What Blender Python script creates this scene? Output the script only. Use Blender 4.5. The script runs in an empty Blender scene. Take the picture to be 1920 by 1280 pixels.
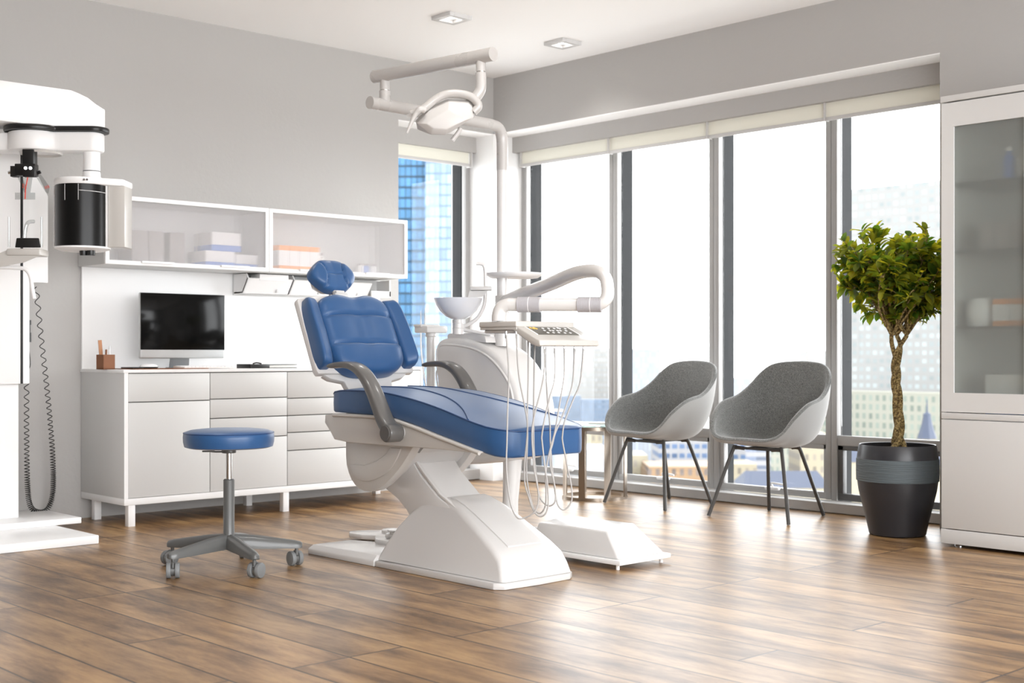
import bpy, bmesh, math, random
from mathutils import Vector, Matrix
random.seed(7)
S = bpy.context.scene
COL = S.collection
PI = math.pi

# ---------------------------------------------------------------- camera geometry (room axes: X along the window wall, Y along the left wall)
FPX, CX, HY, EYE = 2446.0, 960.0, 661.0, 0.9
YAW = math.atan(2625 / 2446.0)
FW = Vector((-math.sin(YAW), math.cos(YAW), 0)); RT = Vector((math.cos(YAW), math.sin(YAW), 0))
def at(px, py, d):
    return Vector((0, 0, EYE)) + FW * d + RT * ((px - CX) / FPX * d) + Vector((0, 0, -(py - HY) / FPX * d))

# ---------------------------------------------------------------- materials
MATS = {}
def mat(name, col, rough=0.5, metal=0.0, spec=0.5, coat=0.0, bump=None, sheen=0.0, emit=None, trans=0.0, ior=1.45):
    if name in MATS: return MATS[name]
    m = bpy.data.materials.new(name); m.use_nodes = True
    nt = m.node_tree; b = nt.nodes['Principled BSDF']
    b.inputs['Base Color'].default_value = (*col, 1); b.inputs['Roughness'].default_value = rough
    b.inputs['Metallic'].default_value = metal; b.inputs['Specular IOR Level'].default_value = spec
    b.inputs['Coat Weight'].default_value = coat; b.inputs['Coat Roughness'].default_value = 0.08
    b.inputs['Sheen Weight'].default_value = sheen
    b.inputs['Transmission Weight'].default_value = trans; b.inputs['IOR'].default_value = ior
    if emit:
        b.inputs['Emission Color'].default_value = (*emit[0], 1); b.inputs['Emission Strength'].default_value = emit[1]
    # gentle procedural variation of gloss so nothing is perfectly flat
    tc = nt.nodes.new('ShaderNodeTexCoord'); n = nt.nodes.new('ShaderNodeTexNoise')
    n.inputs['Scale'].default_value = bump[0] if bump else 9.0
    n.inputs['Detail'].default_value = 4
    nt.links.new(tc.outputs['Object'], n.inputs['Vector'])
    if bump:
        bp = nt.nodes.new('ShaderNodeBump'); bp.inputs['Strength'].default_value = bump[1]; bp.inputs['Distance'].default_value = bump[2]
        nt.links.new(n.outputs['Fac'], bp.inputs['Height']); nt.links.new(bp.outputs['Normal'], b.inputs['Normal'])
    else:
        mr = nt.nodes.new('ShaderNodeMapRange'); mr.inputs['To Min'].default_value = max(0, rough - .03); mr.inputs['To Max'].default_value = rough + .03
        nt.links.new(n.outputs['Fac'], mr.inputs['Value']); nt.links.new(mr.outputs['Result'], b.inputs['Roughness'])
    MATS[name] = m
    return m

def srgb(r, g, b):
    f = lambda c: (c / 255 / 12.92) if c / 255 <= .04045 else ((c / 255 + .055) / 1.055) ** 2.4
    return (f(r), f(g), f(b))

M_wall = mat('wall plaster', (.43, .418, .405), .85, spec=.25, bump=(38, .35, .004))
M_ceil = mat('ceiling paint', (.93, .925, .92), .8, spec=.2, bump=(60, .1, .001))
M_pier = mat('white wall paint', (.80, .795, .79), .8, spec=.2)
M_white = mat('white lacquer', (.80, .79, .785), .32)
M_front = mat('light grey front', (.63, .63, .622), .42)
M_edge = mat('white edge lacquer', (.86, .86, .86), .35)
M_gap = mat('shadow gap', (.12, .115, .11), .7)
M_plas = mat('white medical plastic', (.68, .67, .66), .26, coat=.35)
M_plas2 = mat('light grey plastic', (.60, .595, .59), .3, coat=.2)
M_cream = mat('warm white plastic', (.56, .54, .51), .3, coat=.25)
M_blue = mat('blue upholstery', (.024, .088, .228), .36, spec=.5, sheen=.15, bump=(420, .12, .0006))
M_pipe = mat('dark blue piping', (.02, .06, .17), .4)
M_grey = mat('grey armrest plastic', (.11, .107, .103), .30, coat=.3)
M_greycap = mat('dark grey cap', (.10, .095, .09), .5)
M_stool = mat('stool grey lacquer', (.115, .118, .116), .35, coat=.2)
M_caster = mat('caster grey', (.20, .21, .215), .45)
M_chrome = mat('chrome', (.8, .8, .8), .12, metal=1)
M_steel = mat('brushed steel', (.40, .345, .29), .3, metal=1)
M_black = mat('black plastic', (.012, .012, .012), .35)
M_drum = mat('black drum', (.006, .006, .006), .3, spec=.3)
M_leg = mat('anthracite leg', (.06, .058, .055), .42)
M_frame = mat('grey window frame', (.36, .355, .35), .45)
M_fin = mat('dark facade profile', (.009, .010, .011), .6, spec=.15)
M_sash = mat('dark sash', (.10, .10, .10), .45)
M_kick = mat('grey kick board', (.42, .41, .40), .5)
M_blind = mat('cream blind fabric', (.80, .79, .70), .8, spec=.1)
M_rail = mat('blind rail', (.55, .54, .53), .5)
M_hose = mat('hose', (.42, .41, .40), .45)
M_ring = mat('ribbed grip', (.42, .41, .43), .5)
M_soil = mat('soil', (.05, .035, .025), .95, bump=(60, 1, .01))
M_screen = mat('dark screen', (.004, .004, .004), .12, spec=.18)
M_alu = mat('aluminium', (.60, .61, .61), .35, metal=.55)
M_aludark = mat('aluminium shade', (.32, .33, .34), .35, metal=.8)
M_woodp = mat('walnut', (.22, .085, .035), .5, bump=(30, .3, .002))
M_key = mat('keyboard white', (.78, .70, .66), .5)
M_red = mat('red marking', (.75, .05, .02), .5)
M_page = mat('paper', (.80, .79, .75), .8)
M_orange = mat('orange carton', (.85, .30, .03), .6)
M_bluebox = mat('blue carton', (.10, .22, .62), .6)
M_whitebox = mat('white carton', (.85, .85, .86), .6)
M_greybox = mat('grey file box', (.30, .28, .28), .7)
M_line = mat('white line', (.8, .8, .8), .5)
M_yellow = mat('amber key', (.9, .55, .1), .5)
M_panel = mat('control panel face', (.10, .095, .08), .3)
M_lamp = mat('reflector', (.58, .565, .55), .3)
M_tube = mat('shaded lamp tube', (.50, .485, .47), .28, coat=.25)  # white tube darkened: shade on the lamp arms is put into the colour
M_lens = mat('downlight lens', (.9, .9, .9), .4, emit=((1, .97, .92), 3.0))

def glass_mat(name, tint, refl=.06, rough=0.0):
    m = bpy.data.materials.new(name); m.use_nodes = True; nt = m.node_tree; nt.nodes.clear()
    o = nt.nodes.new('ShaderNodeOutputMaterial'); mx = nt.nodes.new('ShaderNodeMixShader')
    t = nt.nodes.new('ShaderNodeBsdfTransparent'); t.inputs['Color'].default_value = (*tint, 1)
    g = nt.nodes.new('ShaderNodeBsdfGlossy'); g.inputs['Roughness'].default_value = rough
    lw = nt.nodes.new('ShaderNodeLayerWeight'); lw.inputs['Blend'].default_value = .15
    mr = nt.nodes.new('ShaderNodeMapRange'); mr.inputs['To Min'].default_value = refl; mr.inputs['To Max'].default_value = .6
    nt.links.new(lw.outputs['Fresnel'], mr.inputs['Value']); nt.links.new(mr.outputs['Result'], mx.inputs['Fac'])
    nt.links.new(t.outputs[0], mx.inputs[1]); nt.links.new(g.outputs[0], mx.inputs[2]); nt.links.new(mx.outputs[0], o.inputs[0])
    return m
M_glass = glass_mat('window glass', (.985, .99, .99), .008)
M_tglass = glass_mat('table glass', (.80, .90, .88), .15)
M_clear = glass_mat('clear acrylic', (.86, .87, .87), .10)
M_shelf = glass_mat('shelf glass', (.25, .33, .33), .15)

def frosted(name, col, wt, rough, dcol, clear=.25):
    m = bpy.data.materials.new(name); m.use_nodes = True; nt = m.node_tree; nt.nodes.clear()
    o = nt.nodes.new('ShaderNodeOutputMaterial'); mx = nt.nodes.new('ShaderNodeMixShader'); mx.inputs['Fac'].default_value = wt
    r = nt.nodes.new('ShaderNodeBsdfRefraction'); r.inputs['IOR'].default_value = 1.12; r.inputs['Roughness'].default_value = rough
    r.inputs['Color'].default_value = (*col, 1)
    tr = nt.nodes.new('ShaderNodeBsdfTransparent'); tr.inputs['Color'].default_value = (*col, 1)
    mt = nt.nodes.new('ShaderNodeMixShader'); mt.inputs['Fac'].default_value = clear
    d = nt.nodes.new('ShaderNodeBsdfDiffuse'); d.inputs['Color'].default_value = (*dcol, 1)
    nt.links.new(r.outputs[0], mt.inputs[1]); nt.links.new(tr.outputs[0], mt.inputs[2])
    nt.links.new(mt.outputs[0], mx.inputs[1]); nt.links.new(d.outputs[0], mx.inputs[2]); nt.links.new(mx.outputs[0], o.inputs[0])
    return m
M_frost = frosted('frosted glass', (.98, .97, .97), .20, .16, (.88, .87, .87), .6)
M_frost2 = frosted('frosted cabinet glass', (.88, .90, .88), .26, .30, (.42, .43, .42), .8)

def wood_floor():
    m = bpy.data.materials.new('laminate floor'); m.use_nodes = True; nt = m.node_tree; b = nt.nodes['Principled BSDF']
    L = nt.links.new; N = nt.nodes.new
    geo = N('ShaderNodeNewGeometry')
    mp = N('ShaderNodeMapping'); mp.inputs['Location'].default_value = (.31, -.063, 0); L(geo.outputs['Position'], mp.inputs['Vector'])
    br = N('ShaderNodeTexBrick'); br.inputs['Scale'].default_value = 1; br.inputs['Brick Width'].default_value = 1.42
    br.inputs['Row Height'].default_value = .2013; br.inputs['Mortar Size'].default_value = .0045; br.inputs['Mortar Smooth'].default_value = .3
    br.offset = .43; br.offset_frequency = 3
    br.inputs['Color1'].default_value = (.1, .1, .1, 1); br.inputs['Color2'].default_value = (.9, .9, .9, 1); br.inputs['Mortar'].default_value = (0, 0, 0, 1)
    L(mp.outputs[0], br.inputs['Vector'])
    # per-plank shift of the grain
    sep = N('ShaderNodeSeparateColor'); L(br.outputs['Color'], sep.inputs[0])
    comb = N('ShaderNodeCombineXYZ'); mul = N('ShaderNodeMath'); mul.operation = 'MULTIPLY'; mul.inputs[1].default_value = 37.0
    L(sep.outputs[0], mul.inputs[0]); L(mul.outputs[0], comb.inputs[0]); L(mul.outputs[0], comb.inputs[2])
    add = N('ShaderNodeVectorMath'); add.operation = 'ADD'; L(geo.outputs['Position'], add.inputs[0]); L(comb.outputs[0], add.inputs[1])
    m1 = N('ShaderNodeMapping'); m1.inputs['Scale'].default_value = (1.5, 6.5, 1.0); L(add.outputs[0], m1.inputs['Vector'])
    n1 = N('ShaderNodeTexNoise'); n1.inputs['Scale'].default_value = 1.25; n1.inputs['Detail'].default_value = 7; n1.inputs['Roughness'].default_value = .68; n1.inputs['Distortion'].default_value = .15
    L(m1.outputs[0], n1.inputs['Vector'])
    m2 = N('ShaderNodeMapping'); m2.inputs['Scale'].default_value = (3, 90, 1); L(add.outputs[0], m2.inputs['Vector'])
    n2 = N('ShaderNodeTexNoise'); n2.inputs['Scale'].default_value = 1.6; n2.inputs['Detail'].default_value = 5; L(m2.outputs[0], n2.inputs['Vector'])
    rp = N('ShaderNodeValToRGB'); e = rp.color_ramp.elements
    e[0].position = .34; e[0].color = (.085, .042, .015, 1); e[1].position = .66; e[1].color = (.43, .265, .115, 1)
    x = e.new(.45); x.color = (.20, .108, .042, 1); x = e.new(.54); x.color = (.31, .178, .073, 1)
    L(n1.outputs['Fac'], rp.inputs['Fac'])
    mg = N('ShaderNodeMix'); mg.data_type = 'RGBA'; mg.blend_type = 'MULTIPLY'; mg.inputs['Factor'].default_value = .35
    mr = N('ShaderNodeMapRange'); mr.inputs['To Min'].default_value = .55; mr.inputs['To Max'].default_value = 1.3; L(n2.outputs['Fac'], mr.inputs['Value'])
    L(rp.outputs['Color'], mg.inputs['A']); L(mr.outputs['Result'], mg.inputs['B'])
    pv = N('ShaderNodeMapRange'); pv.inputs['To Min'].default_value = .82; pv.inputs['To Max'].default_value = 1.15; L(sep.outputs[0], pv.inputs['Value'])
    mg2 = N('ShaderNodeMix'); mg2.data_type = 'RGBA'; mg2.blend_type = 'MULTIPLY'; mg2.inputs['Factor'].default_value = 1
    L(mg.outputs['Result'], mg2.inputs['A']); L(pv.outputs['Result'], mg2.inputs['B'])
    mj = N('ShaderNodeMix'); mj.data_type = 'RGBA'; L(br.outputs['Fac'], mj.inputs['Factor']); L(mg2.outputs['Result'], mj.inputs['A']); mj.inputs['B'].default_value = (.035, .018, .009, 1)
    L(mj.outputs['Result'], b.inputs['Base Color'])
    rr = N('ShaderNodeMapRange'); rr.inputs['To Min'].default_value = .42; rr.inputs['To Max'].default_value = .30; L(n1.outputs['Fac'], rr.inputs['Value'])
    L(rr.outputs['Result'], b.inputs['Roughness'])
    b.inputs['Specular IOR Level'].default_value = .6
    b.inputs['Coat Weight'].default_value = .15; b.inputs['Coat Roughness'].default_value = .3
    bp = N('ShaderNodeBump'); bp.inputs['Strength'].default_value = .25; bp.inputs['Distance'].default_value = .002; bp.invert = True
    L(br.outputs['Fac'], bp.inputs['Height'])
    bp2 = N('ShaderNodeBump'); bp2.inputs['Strength'].default_value = .06; bp2.inputs['Distance'].default_value = .001
    L(n2.outputs['Fac'], bp2.inputs['Height']); L(bp.outputs['Normal'], bp2.inputs['Normal']); L(bp2.outputs['Normal'], b.inputs['Normal'])
    return m
M_floor = wood_floor()

def felt():
    m = mat('grey felt', (.2, .2, .2), .95, spec=.15, sheen=.6); nt = m.node_tree; b = nt.nodes['Principled BSDF']
    tc = nt.nodes.new('ShaderNodeTexCoord'); n = nt.nodes.new('ShaderNodeTexNoise'); n.inputs['Scale'].default_value = 330; n.inputs['Detail'].default_value = 3
    rp = nt.nodes.new('ShaderNodeValToRGB'); rp.color_ramp.elements[0].position = .35; rp.color_ramp.elements[0].color = (.045, .047, .045, 1)
    rp.color_ramp.elements[1].position = .68; rp.color_ramp.elements[1].color = (.26, .265, .255, 1)
    nt.links.new(tc.outputs['Object'], n.inputs['Vector']); nt.links.new(n.outputs['Fac'], rp.inputs['Fac']); nt.links.new(rp.outputs['Color'], b.inputs['Base Color'])
    bp = nt.nodes.new('ShaderNodeBump'); bp.inputs['Strength'].default_value = .4; bp.inputs['Distance'].default_value = .0015
    nt.links.new(n.outputs['Fac'], bp.inputs['Height']); nt.links.new(bp.outputs['Normal'], b.inputs['Normal'])
    return m
M_felt = felt()
M_feltout = mat('felt outside lit tone', (.30, .298, .29), .9, spec=.15, sheen=.4, bump=(190, .4, .0015))  # same grey felt; light on the outside is put into this paler colour

def bark():
    m = mat('bark', (.2, .14, .06), .85, bump=(140, .8, .004)); nt = m.node_tree; b = nt.nodes['Principled BSDF']
    tc = nt.nodes.new('ShaderNodeTexCoord'); n = nt.nodes.new('ShaderNodeTexNoise'); n.inputs['Scale'].default_value = 110; n.inputs['Detail'].default_value = 4
    rp = nt.nodes.new('ShaderNodeValToRGB'); rp.color_ramp.elements[0].position = .38; rp.color_ramp.elements[0].color = (.075, .045, .015, 1)
    rp.color_ramp.elements[1].position = .66; rp.color_ramp.elements[1].color = (.40, .30, .12, 1)
    nt.links.new(tc.outputs['Object'], n.inputs['Vector']); nt.links.new(n.outputs['Fac'], rp.inputs['Fac']); nt.links.new(rp.outputs['Color'], b.inputs['Base Color'])
    return m
M_bark = bark()

def leafmat():
    m = bpy.data.materials.new('leaf'); m.use_nodes = True; nt = m.node_tree; nt.nodes.clear(); L = nt.links.new; N = nt.nodes.new
    o = N('ShaderNodeOutputMaterial'); mx = N('ShaderNodeMixShader'); mx.inputs['Fac'].default_value = .60
    p = N('ShaderNodeBsdfPrincipled'); p.inputs['Roughness'].default_value = .42
    t = N('ShaderNodeBsdfTranslucent'); at_ = N('ShaderNodeAttribute'); at_.attribute_name = 'tint'
    r1 = N('ShaderNodeValToRGB'); r1.color_ramp.elements[0].color = (.026, .066, .012, 1); r1.color_ramp.elements[1].color = (.16, .20, .02, 1)
    r2 = N('ShaderNodeValToRGB'); r2.color_ramp.elements[0].color = (.16, .30, .02, 1); r2.color_ramp.elements[1].color = (.80, .68, .03, 1)
    L(at_.outputs['Fac'], r1.inputs[0]); L(at_.outputs['Fac'], r2.inputs[0]); L(r1.outputs[0], p.inputs['Base Color']); L(r2.outputs[0], t.inputs['Color'])
    L(p.outputs[0], mx.inputs[1]); L(t.outputs[0], mx.inputs[2]); L(mx.outputs[0], o.inputs[0])
    return m
M_leaf = leafmat()
KB = .54  # facade colour scale; outdoor haze is put into these pale colours

def facade(name, wall, win, ph, pw, fh=.5, fw=.6, rough=.5):
    wall = tuple(c * KB for c in wall); win = tuple(c * KB for c in win)
    """building front: storeys of ph metres, bays of pw metres, window share fh x fw"""
    m = bpy.data.materials.new(name); m.use_nodes = True; nt = m.node_tree; b = nt.nodes['Principled BSDF']; L = nt.links.new; N = nt.nodes.new
    tc = N('ShaderNodeTexCoord'); s = N('ShaderNodeSeparateXYZ'); L(tc.outputs['Object'], s.inputs[0])
    def math_(op, a, v=None, b_=None):
        n = N('ShaderNodeMath'); n.operation = op
        L(a, n.inputs[0])
        if v is not None: n.inputs[1].default_value = v
        if b_ is not None: L(b_, n.inputs[1])
        return n.outputs[0]
    h = math_('ADD', s.outputs[0], None, s.outputs[1])
    a = math_('LESS_THAN', math_('FRACT', math_('DIVIDE', h, pw)), fw)
    c = math_('LESS_THAN', math_('FRACT', math_('DIVIDE', s.outputs[2], ph)), fh)
    f = math_('MULTIPLY', a, None, c)
    n = N('ShaderNodeTexNoise'); n.inputs['Scale'].default_value = .35; L(tc.outputs['Object'], n.inputs['Vector'])
    cell = N('ShaderNodeTexWhiteNoise'); cell.noise_dimensions = '2D'
    cv = N('ShaderNodeCombineXYZ'); L(math_('FLOOR', math_('DIVIDE', h, pw)), cv.inputs[0]); L(math_('FLOOR', math_('DIVIDE', s.outputs[2], ph)), cv.inputs[1]); L(cv.outputs[0], cell.inputs['Vector'])
    wv = N('ShaderNodeMix'); wv.data_type = 'RGBA'; wv.inputs['A'].default_value = (*win, 1); wv.inputs['B'].default_value = (*[min(1, x * 1.6) for x in win], 1); L(cell.outputs['Value'], wv.inputs['Factor'])
    mx = N('ShaderNodeMix'); mx.data_type = 'RGBA'; L(f, mx.inputs['Factor']); mx.inputs['A'].default_value = (*wall, 1); L(wv.outputs['Result'], mx.inputs['B'])
    L(mx.outputs['Result'], b.inputs['Base Color']); b.inputs['Roughness'].default_value = rough; b.inputs['Specular IOR Level'].default_value = .12
    return m

# ---------------------------------------------------------------- mesh helpers
def smooth(bm, ang=38):
    for f in bm.faces: f.smooth = True
    for e in bm.edges:
        e.smooth = not (len(e.link_faces) == 2 and e.calc_face_angle(0) > math.radians(ang))
def bevel(bm, w, seg=2, ang=25, edges=None):
    es = edges if edges is not None else [e for e in bm.edges if len(e.link_faces) == 2 and e.calc_face_angle(0) > math.radians(ang)]
    if es: bmesh.ops.bevel(bm, geom=es, offset=w, segments=seg, profile=.5, affect='EDGES', clamp_overlap=True)
def merge(dst, src):
    me = bpy.data.meshes.new('tmp'); src.to_mesh(me); dst.from_mesh(me); bpy.data.meshes.remove(me); src.free(); return dst
def box(x0, x1, y0, y1, z0, z1, b=0, seg=2):
    bm = bmesh.new(); bmesh.ops.create_cube(bm, size=1)
    for v in bm.verts:
        v.co = Vector((x0 if v.co.x < 0 else x1, y0 if v.co.y < 0 else y1, z0 if v.co.z < 0 else z1))
    if b: bevel(bm, b, seg)
    return bm
def obox(c, ax, sx, sy, sz, b=0, tilt=None):
    """box centred on c, its first axis along ax (horizontal unit vector)"""
    bm = box(-sx / 2, sx / 2, -sy / 2, sy / 2, -sz / 2, sz / 2, b)
    ax = Vector(ax).normalized(); ay = Vector((-ax.y, ax.x, 0)).normalized(); az = ax.cross(ay)
    M = Matrix((ax, ay, az)).transposed().to_4x4()
    if tilt: M = M @ Matrix.Rotation(tilt[0], 4, tilt[1])
    bm.transform(Matrix.Translation(c) @ M); return bm
def prism(pts, axis, a, b_, bev=0, seg=2):
    """outline pts extruded along axis: 'y' -> pts (x,z); 'x' -> pts (y,z); 'z' -> pts (x,y)"""
    bm = bmesh.new()
    def V(p, t):
        return {'y': (p[0], t, p[1]), 'x': (t, p[0], p[1]), 'z': (p[0], p[1], t)}[axis]
    A = [bm.verts.new(V(p, a)) for p in pts]; B = [bm.verts.new(V(p, b_)) for p in pts]
    n = len(pts)
    bm.faces.new(A); bm.faces.new(B[::-1])
    for i in range(n): bm.faces.new((A[i], B[i], B[(i + 1) % n], A[(i + 1) % n]))
    bmesh.ops.recalc_face_normals(bm, faces=bm.faces)
    if bev: bevel(bm, bev, seg)
    return bm
def cr(pts, n=8, closed=False):
    P = [Vector(p) for p in pts]; out = []; m = len(P)
    rng = range(m if closed else m - 1)
    for i in rng:
        if closed: p0, p1, p2, p3 = P[(i - 1) % m], P[i], P[(i + 1) % m], P[(i + 2) % m]
        else: p0, p1, p2, p3 = P[max(i - 1, 0)], P[i], P[i + 1], P[min(i + 2, m - 1)]
        for k in range(n):
            t = k / n
            out.append(.5 * ((2 * p1) + (p2 - p0) * t + (2 * p0 - 5 * p1 + 4 * p2 - p3) * t * t + (3 * p1 - p0 - 3 * p2 + p3) * t ** 3))
    if not closed: out.append(P[-1])
    return out
def tube(pts, r, seg=16, rs=None, closed=False, cap=True, flat=1.0):
    bm = bmesh.new(); P = [Vector(p) for p in pts]; n = len(P)
    def tang(i):
        if closed: return (P[(i + 1) % n] - P[(i - 1) % n]).normalized()
        return (P[min(i + 1, n - 1)] - P[max(i - 1, 0)]).normalized()
    t0 = tang(0); u = t0.orthogonal().normalized()
    if abs(t0.z) < .9: u = Vector((0, 0, 1)).cross(t0).normalized()
    rings = []
    for i in range(n):
        t = tang(i); u = (u - t * u.dot(t)).normalized(); w = t.cross(u)
        rr = (rs[i] if rs else r)
        rings.append([bm.verts.new(P[i] + (u * math.cos(2 * PI * k / seg) + w * math.sin(2 * PI * k / seg) * flat) * rr) for k in range(seg)])
    for i in range(n if closed else n - 1):
        A, B = rings[i], rings[(i + 1) % n]
        for k in range(seg): bm.faces.new((A[k], A[(k + 1) % seg], B[(k + 1) % seg], B[k]))
    if cap and not closed:
        bm.faces.new(rings[0][::-1]); bm.faces.new(rings[-1])
    bmesh.ops.recalc_face_normals(bm, faces=bm.faces)
    return bm
def cyl(p, q, r, seg=24, b=0):
    bm = tube([p, q], r, seg)
    if b: bevel(bm, b, 2, 60)
    return bm
def lathe(prof, c, seg=40, close=True):
    bm = bmesh.new(); c = Vector(c); rings = []
    for r, z in prof:
        if r < 1e-5: rings.append([bm.verts.new(c + Vector((0, 0, z)))])
        else: rings.append([bm.verts.new(c + Vector((r * math.cos(2 * PI * k / seg), r * math.sin(2 * PI * k / seg), z))) for k in range(seg)])
    for A, B in zip(rings, rings[1:]):
        for k in range(seg):
            k2 = (k + 1) % seg
            if len(A) == 1 and len(B) == 1: continue
            if len(A) == 1: bm.faces.new((A[0], B[k], B[k2]))
            elif len(B) == 1: bm.faces.new((A[k], A[k2], B[0]))
            else: bm.faces.new((A[k], A[k2], B[k2], B[k]))
    bmesh.ops.recalc_face_normals(bm, faces=bm.faces)
    return bm
def join(*bms):
    d = bms[0]
    for b in bms[1:]: merge(d, b)
    return d
def loft(secs, cap=True):
    bm = bmesh.new(); R = [[bm.verts.new(Vector(p)) for p in s] for s in secs]; n = len(secs[0])
    for A, B in zip(R, R[1:]):
        for k in range(n): bm.faces.new((A[k], A[(k + 1) % n], B[(k + 1) % n], B[k]))
    if cap: bm.faces.new(R[0][::-1]); bm.faces.new(R[-1])
    bmesh.ops.recalc_face_normals(bm, faces=bm.faces)
    return bm

# ---------------------------------------------------------------- object helpers
def root_of(o):
    while o.parent: o = o.parent
    return o
def obj(name, bm, m, parent=None, ang=38):
    if parent is not None: bmesh.ops.translate(bm, verts=bm.verts, vec=-root_of(parent).location)
    smooth(bm, ang)
    me = bpy.data.meshes.new(name); bm.to_mesh(me); bm.free(); me.materials.append(m)
    o = bpy.data.objects.new(name, me); COL.objects.link(o)
    if parent is not None: o.parent = parent
    return o
def tag(o, label=None, cat=None, group=None, kind=None):
    if label: o['label'] = label
    if cat: o['category'] = cat
    if group: o['group'] = group
    if kind: o['kind'] = kind
    return o
def thing(name, label, cat, loc, group=None):
    o = bpy.data.objects.new(name, None); o.empty_display_size = .1; COL.objects.link(o); o.location = loc
    return tag(o, label, cat, group)
def solo(name, bm, m, label, cat, group=None, ang=38):
    """a thing that is one mesh; its origin is put at its base"""
    lo = Vector((min(v.co.x for v in bm.verts), min(v.co.y for v in bm.verts), min(v.co.z for v in bm.verts)))
    hi = Vector((max(v.co.x for v in bm.verts), max(v.co.y for v in bm.verts), max(v.co.z for v in bm.verts)))
    c = Vector(((lo.x + hi.x) / 2, (lo.y + hi.y) / 2, lo.z))
    bmesh.ops.translate(bm, verts=bm.verts, vec=-c)
    o = obj(name, bm, m, ang=ang); o.location = c
    return tag(o, label, cat, group)
def struct(name, bm, m, label=None):
    o = obj(name, bm, m, ang=20); o['kind'] = 'structure'
    if label: o['label'] = label
    return o
def sgroup(name, loc, label=None):
    o = bpy.data.objects.new(name, None); COL.objects.link(o); o.location = loc; o['kind'] = 'structure'
    if label: o['label'] = label
    return o
def dup(root, loc, rz=0, label=None):
    r = root.copy(); COL.objects.link(r); r.location = loc; r.rotation_euler = (0, 0, rz)
    if label: r['label'] = label
    for ch in list(root.children):
        c = ch.copy(); COL.objects.link(c); c.parent = r
        for g in list(ch.children):
            d = g.copy(); COL.objects.link(d); d.parent = c
    return r

A, B, H = -6.79, 6.148, 2.825
Z1, Z2 = 2.433, 2.32
XW = -3.389                      # right end of the window niche
# ================================================================ SETTING
struct('floor', box(-7.06, 2.2, -2.6, 6.43, -.12, 0), M_floor, 'brown wooden plank floor')
struct('ceiling', box(-7.4, 2.2, -2.6, 6.7, H, H + .12), M_ceil, 'white flat ceiling')
struct('wall_left', join(box(A - .30, A, -2.6, 5.305, 0, H), box(A - .182, A, 5.305, B, Z1, H), box(A - .45, A - .182, 5.305, B, Z2, H)), M_wall, 'grey plaster wall behind the white cabinets')
struct('wall_back', join(box(XW, 2.2, B, B + .42, 0, H), box(A, XW, B, B + .182, Z1, H), box(A, XW, B + .182, B + .42, Z2, H)), M_wall, 'grey plaster wall above and beside the windows')
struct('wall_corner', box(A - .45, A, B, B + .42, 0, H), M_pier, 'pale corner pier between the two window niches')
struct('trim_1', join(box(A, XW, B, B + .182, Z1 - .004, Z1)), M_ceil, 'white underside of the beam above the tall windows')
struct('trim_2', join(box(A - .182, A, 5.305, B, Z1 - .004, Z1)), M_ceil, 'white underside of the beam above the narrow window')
struct('wall_front', box(-7.1, 2.2, -2.72, -2.6, 0, H), mat('dark grey wall paint', (.20, .195, .19), .85))
struct('wall_right', join(box(2.2, 2.32, -2.6, 6.6, 0, .35), box(2.2, 2.32, -2.6, 6.6, 2.55, H), box(2.2, 2.32, -2.6, -2.0, .35, 2.55), box(2.2, 2.32, 1.6, 1.8, .35, 2.55), box(2.2, 2.32, 5.4, 6.6, .35, 2.55)), M_wall)
# low kick boards of the two window niches
kb = join(box(A, XW, 6.29, 6.42, 0.004, .058, .003))
for xx in (-5.35, -4.18): merge(kb, box(xx - .004, xx + .004, 6.2885, 6.29, .004, .058))
struct('baseboard_back', kb, M_kick, 'low grey kick board under the tall windows')
struct('baseboard_left', box(-7.05, -6.932, 5.305, B, .004, .075, .003), M_kick, 'low kick board under the narrow left window')

def post_set(parent, side, p0, p1, last=False):
    pass
# tall windows of the back wall: four bays between grey posts
posts = [-6.79, -5.94, -5.095, -4.25, -3.405]
PWD = [.05, .075, .075, .075, .016]
for i in range(4):
    xl, xr = posts[i], posts[i + 1]
    w = sgroup('window_%d' % (i + 1), ((xl + xr) / 2, 6.46, .058), ['first tall window beside the corner pier', 'tall window behind the left felt chair', 'tall window behind the right felt chair', 'tall window behind the potted tree'][i])
    xa = xl + PWD[i]
    fr = join(box(xl, xl + PWD[i] * .46, 6.42, 6.462, .058, Z2, .002), box(xl + PWD[i] * .5, xa, 6.42, 6.462, .058, Z2, .002), box(xa, xr, 6.425, 6.47, .372, .428, .002))
    obj('frame', fr, M_frame, w)
    obj('outer_profile', join(box(xl, xa - .002, 6.474, 6.575, .0, 2.42), box(xa, xr, 6.474, 6.52, .376, .42)), M_fin, w)
    obj('pane', box(xa, xr, 6.466, 6.472, .425, Z2 + .05), M_glass, w)
    sm = M_frame if i < 2 else M_sash
    sash = join(box(xa, xr, 6.430, 6.468, .058, .098, .002), box(xa, xa + .034, 6.430, 6.468, .098, .372, .002), box(xr - .02, xr, 6.430, 6.468, .098, .372, .002), box(xa, xr, 6.430, 6.468, .345, .372, .002))
    s_ = obj('lower_sash', sash, M_sash if i == 3 else M_frame, w)
    obj('lower_pane', box(xa + .03, xr - .018, 6.448, 6.454, .096, .348), M_glass, s_)
    xm = (xa + xr) / 2 + .02
    obj('window_handle', join(box(xm - .05, xm + .05, 6.40, 6.43, .085, .105, .008), tube(cr([(xm, 6.42, .1), (xm, 6.405, .125), (xm + .03, 6.40, .128), (xm + .1, 6.40, .122)], 5), .006, 8)), M_white, s_)
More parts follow.
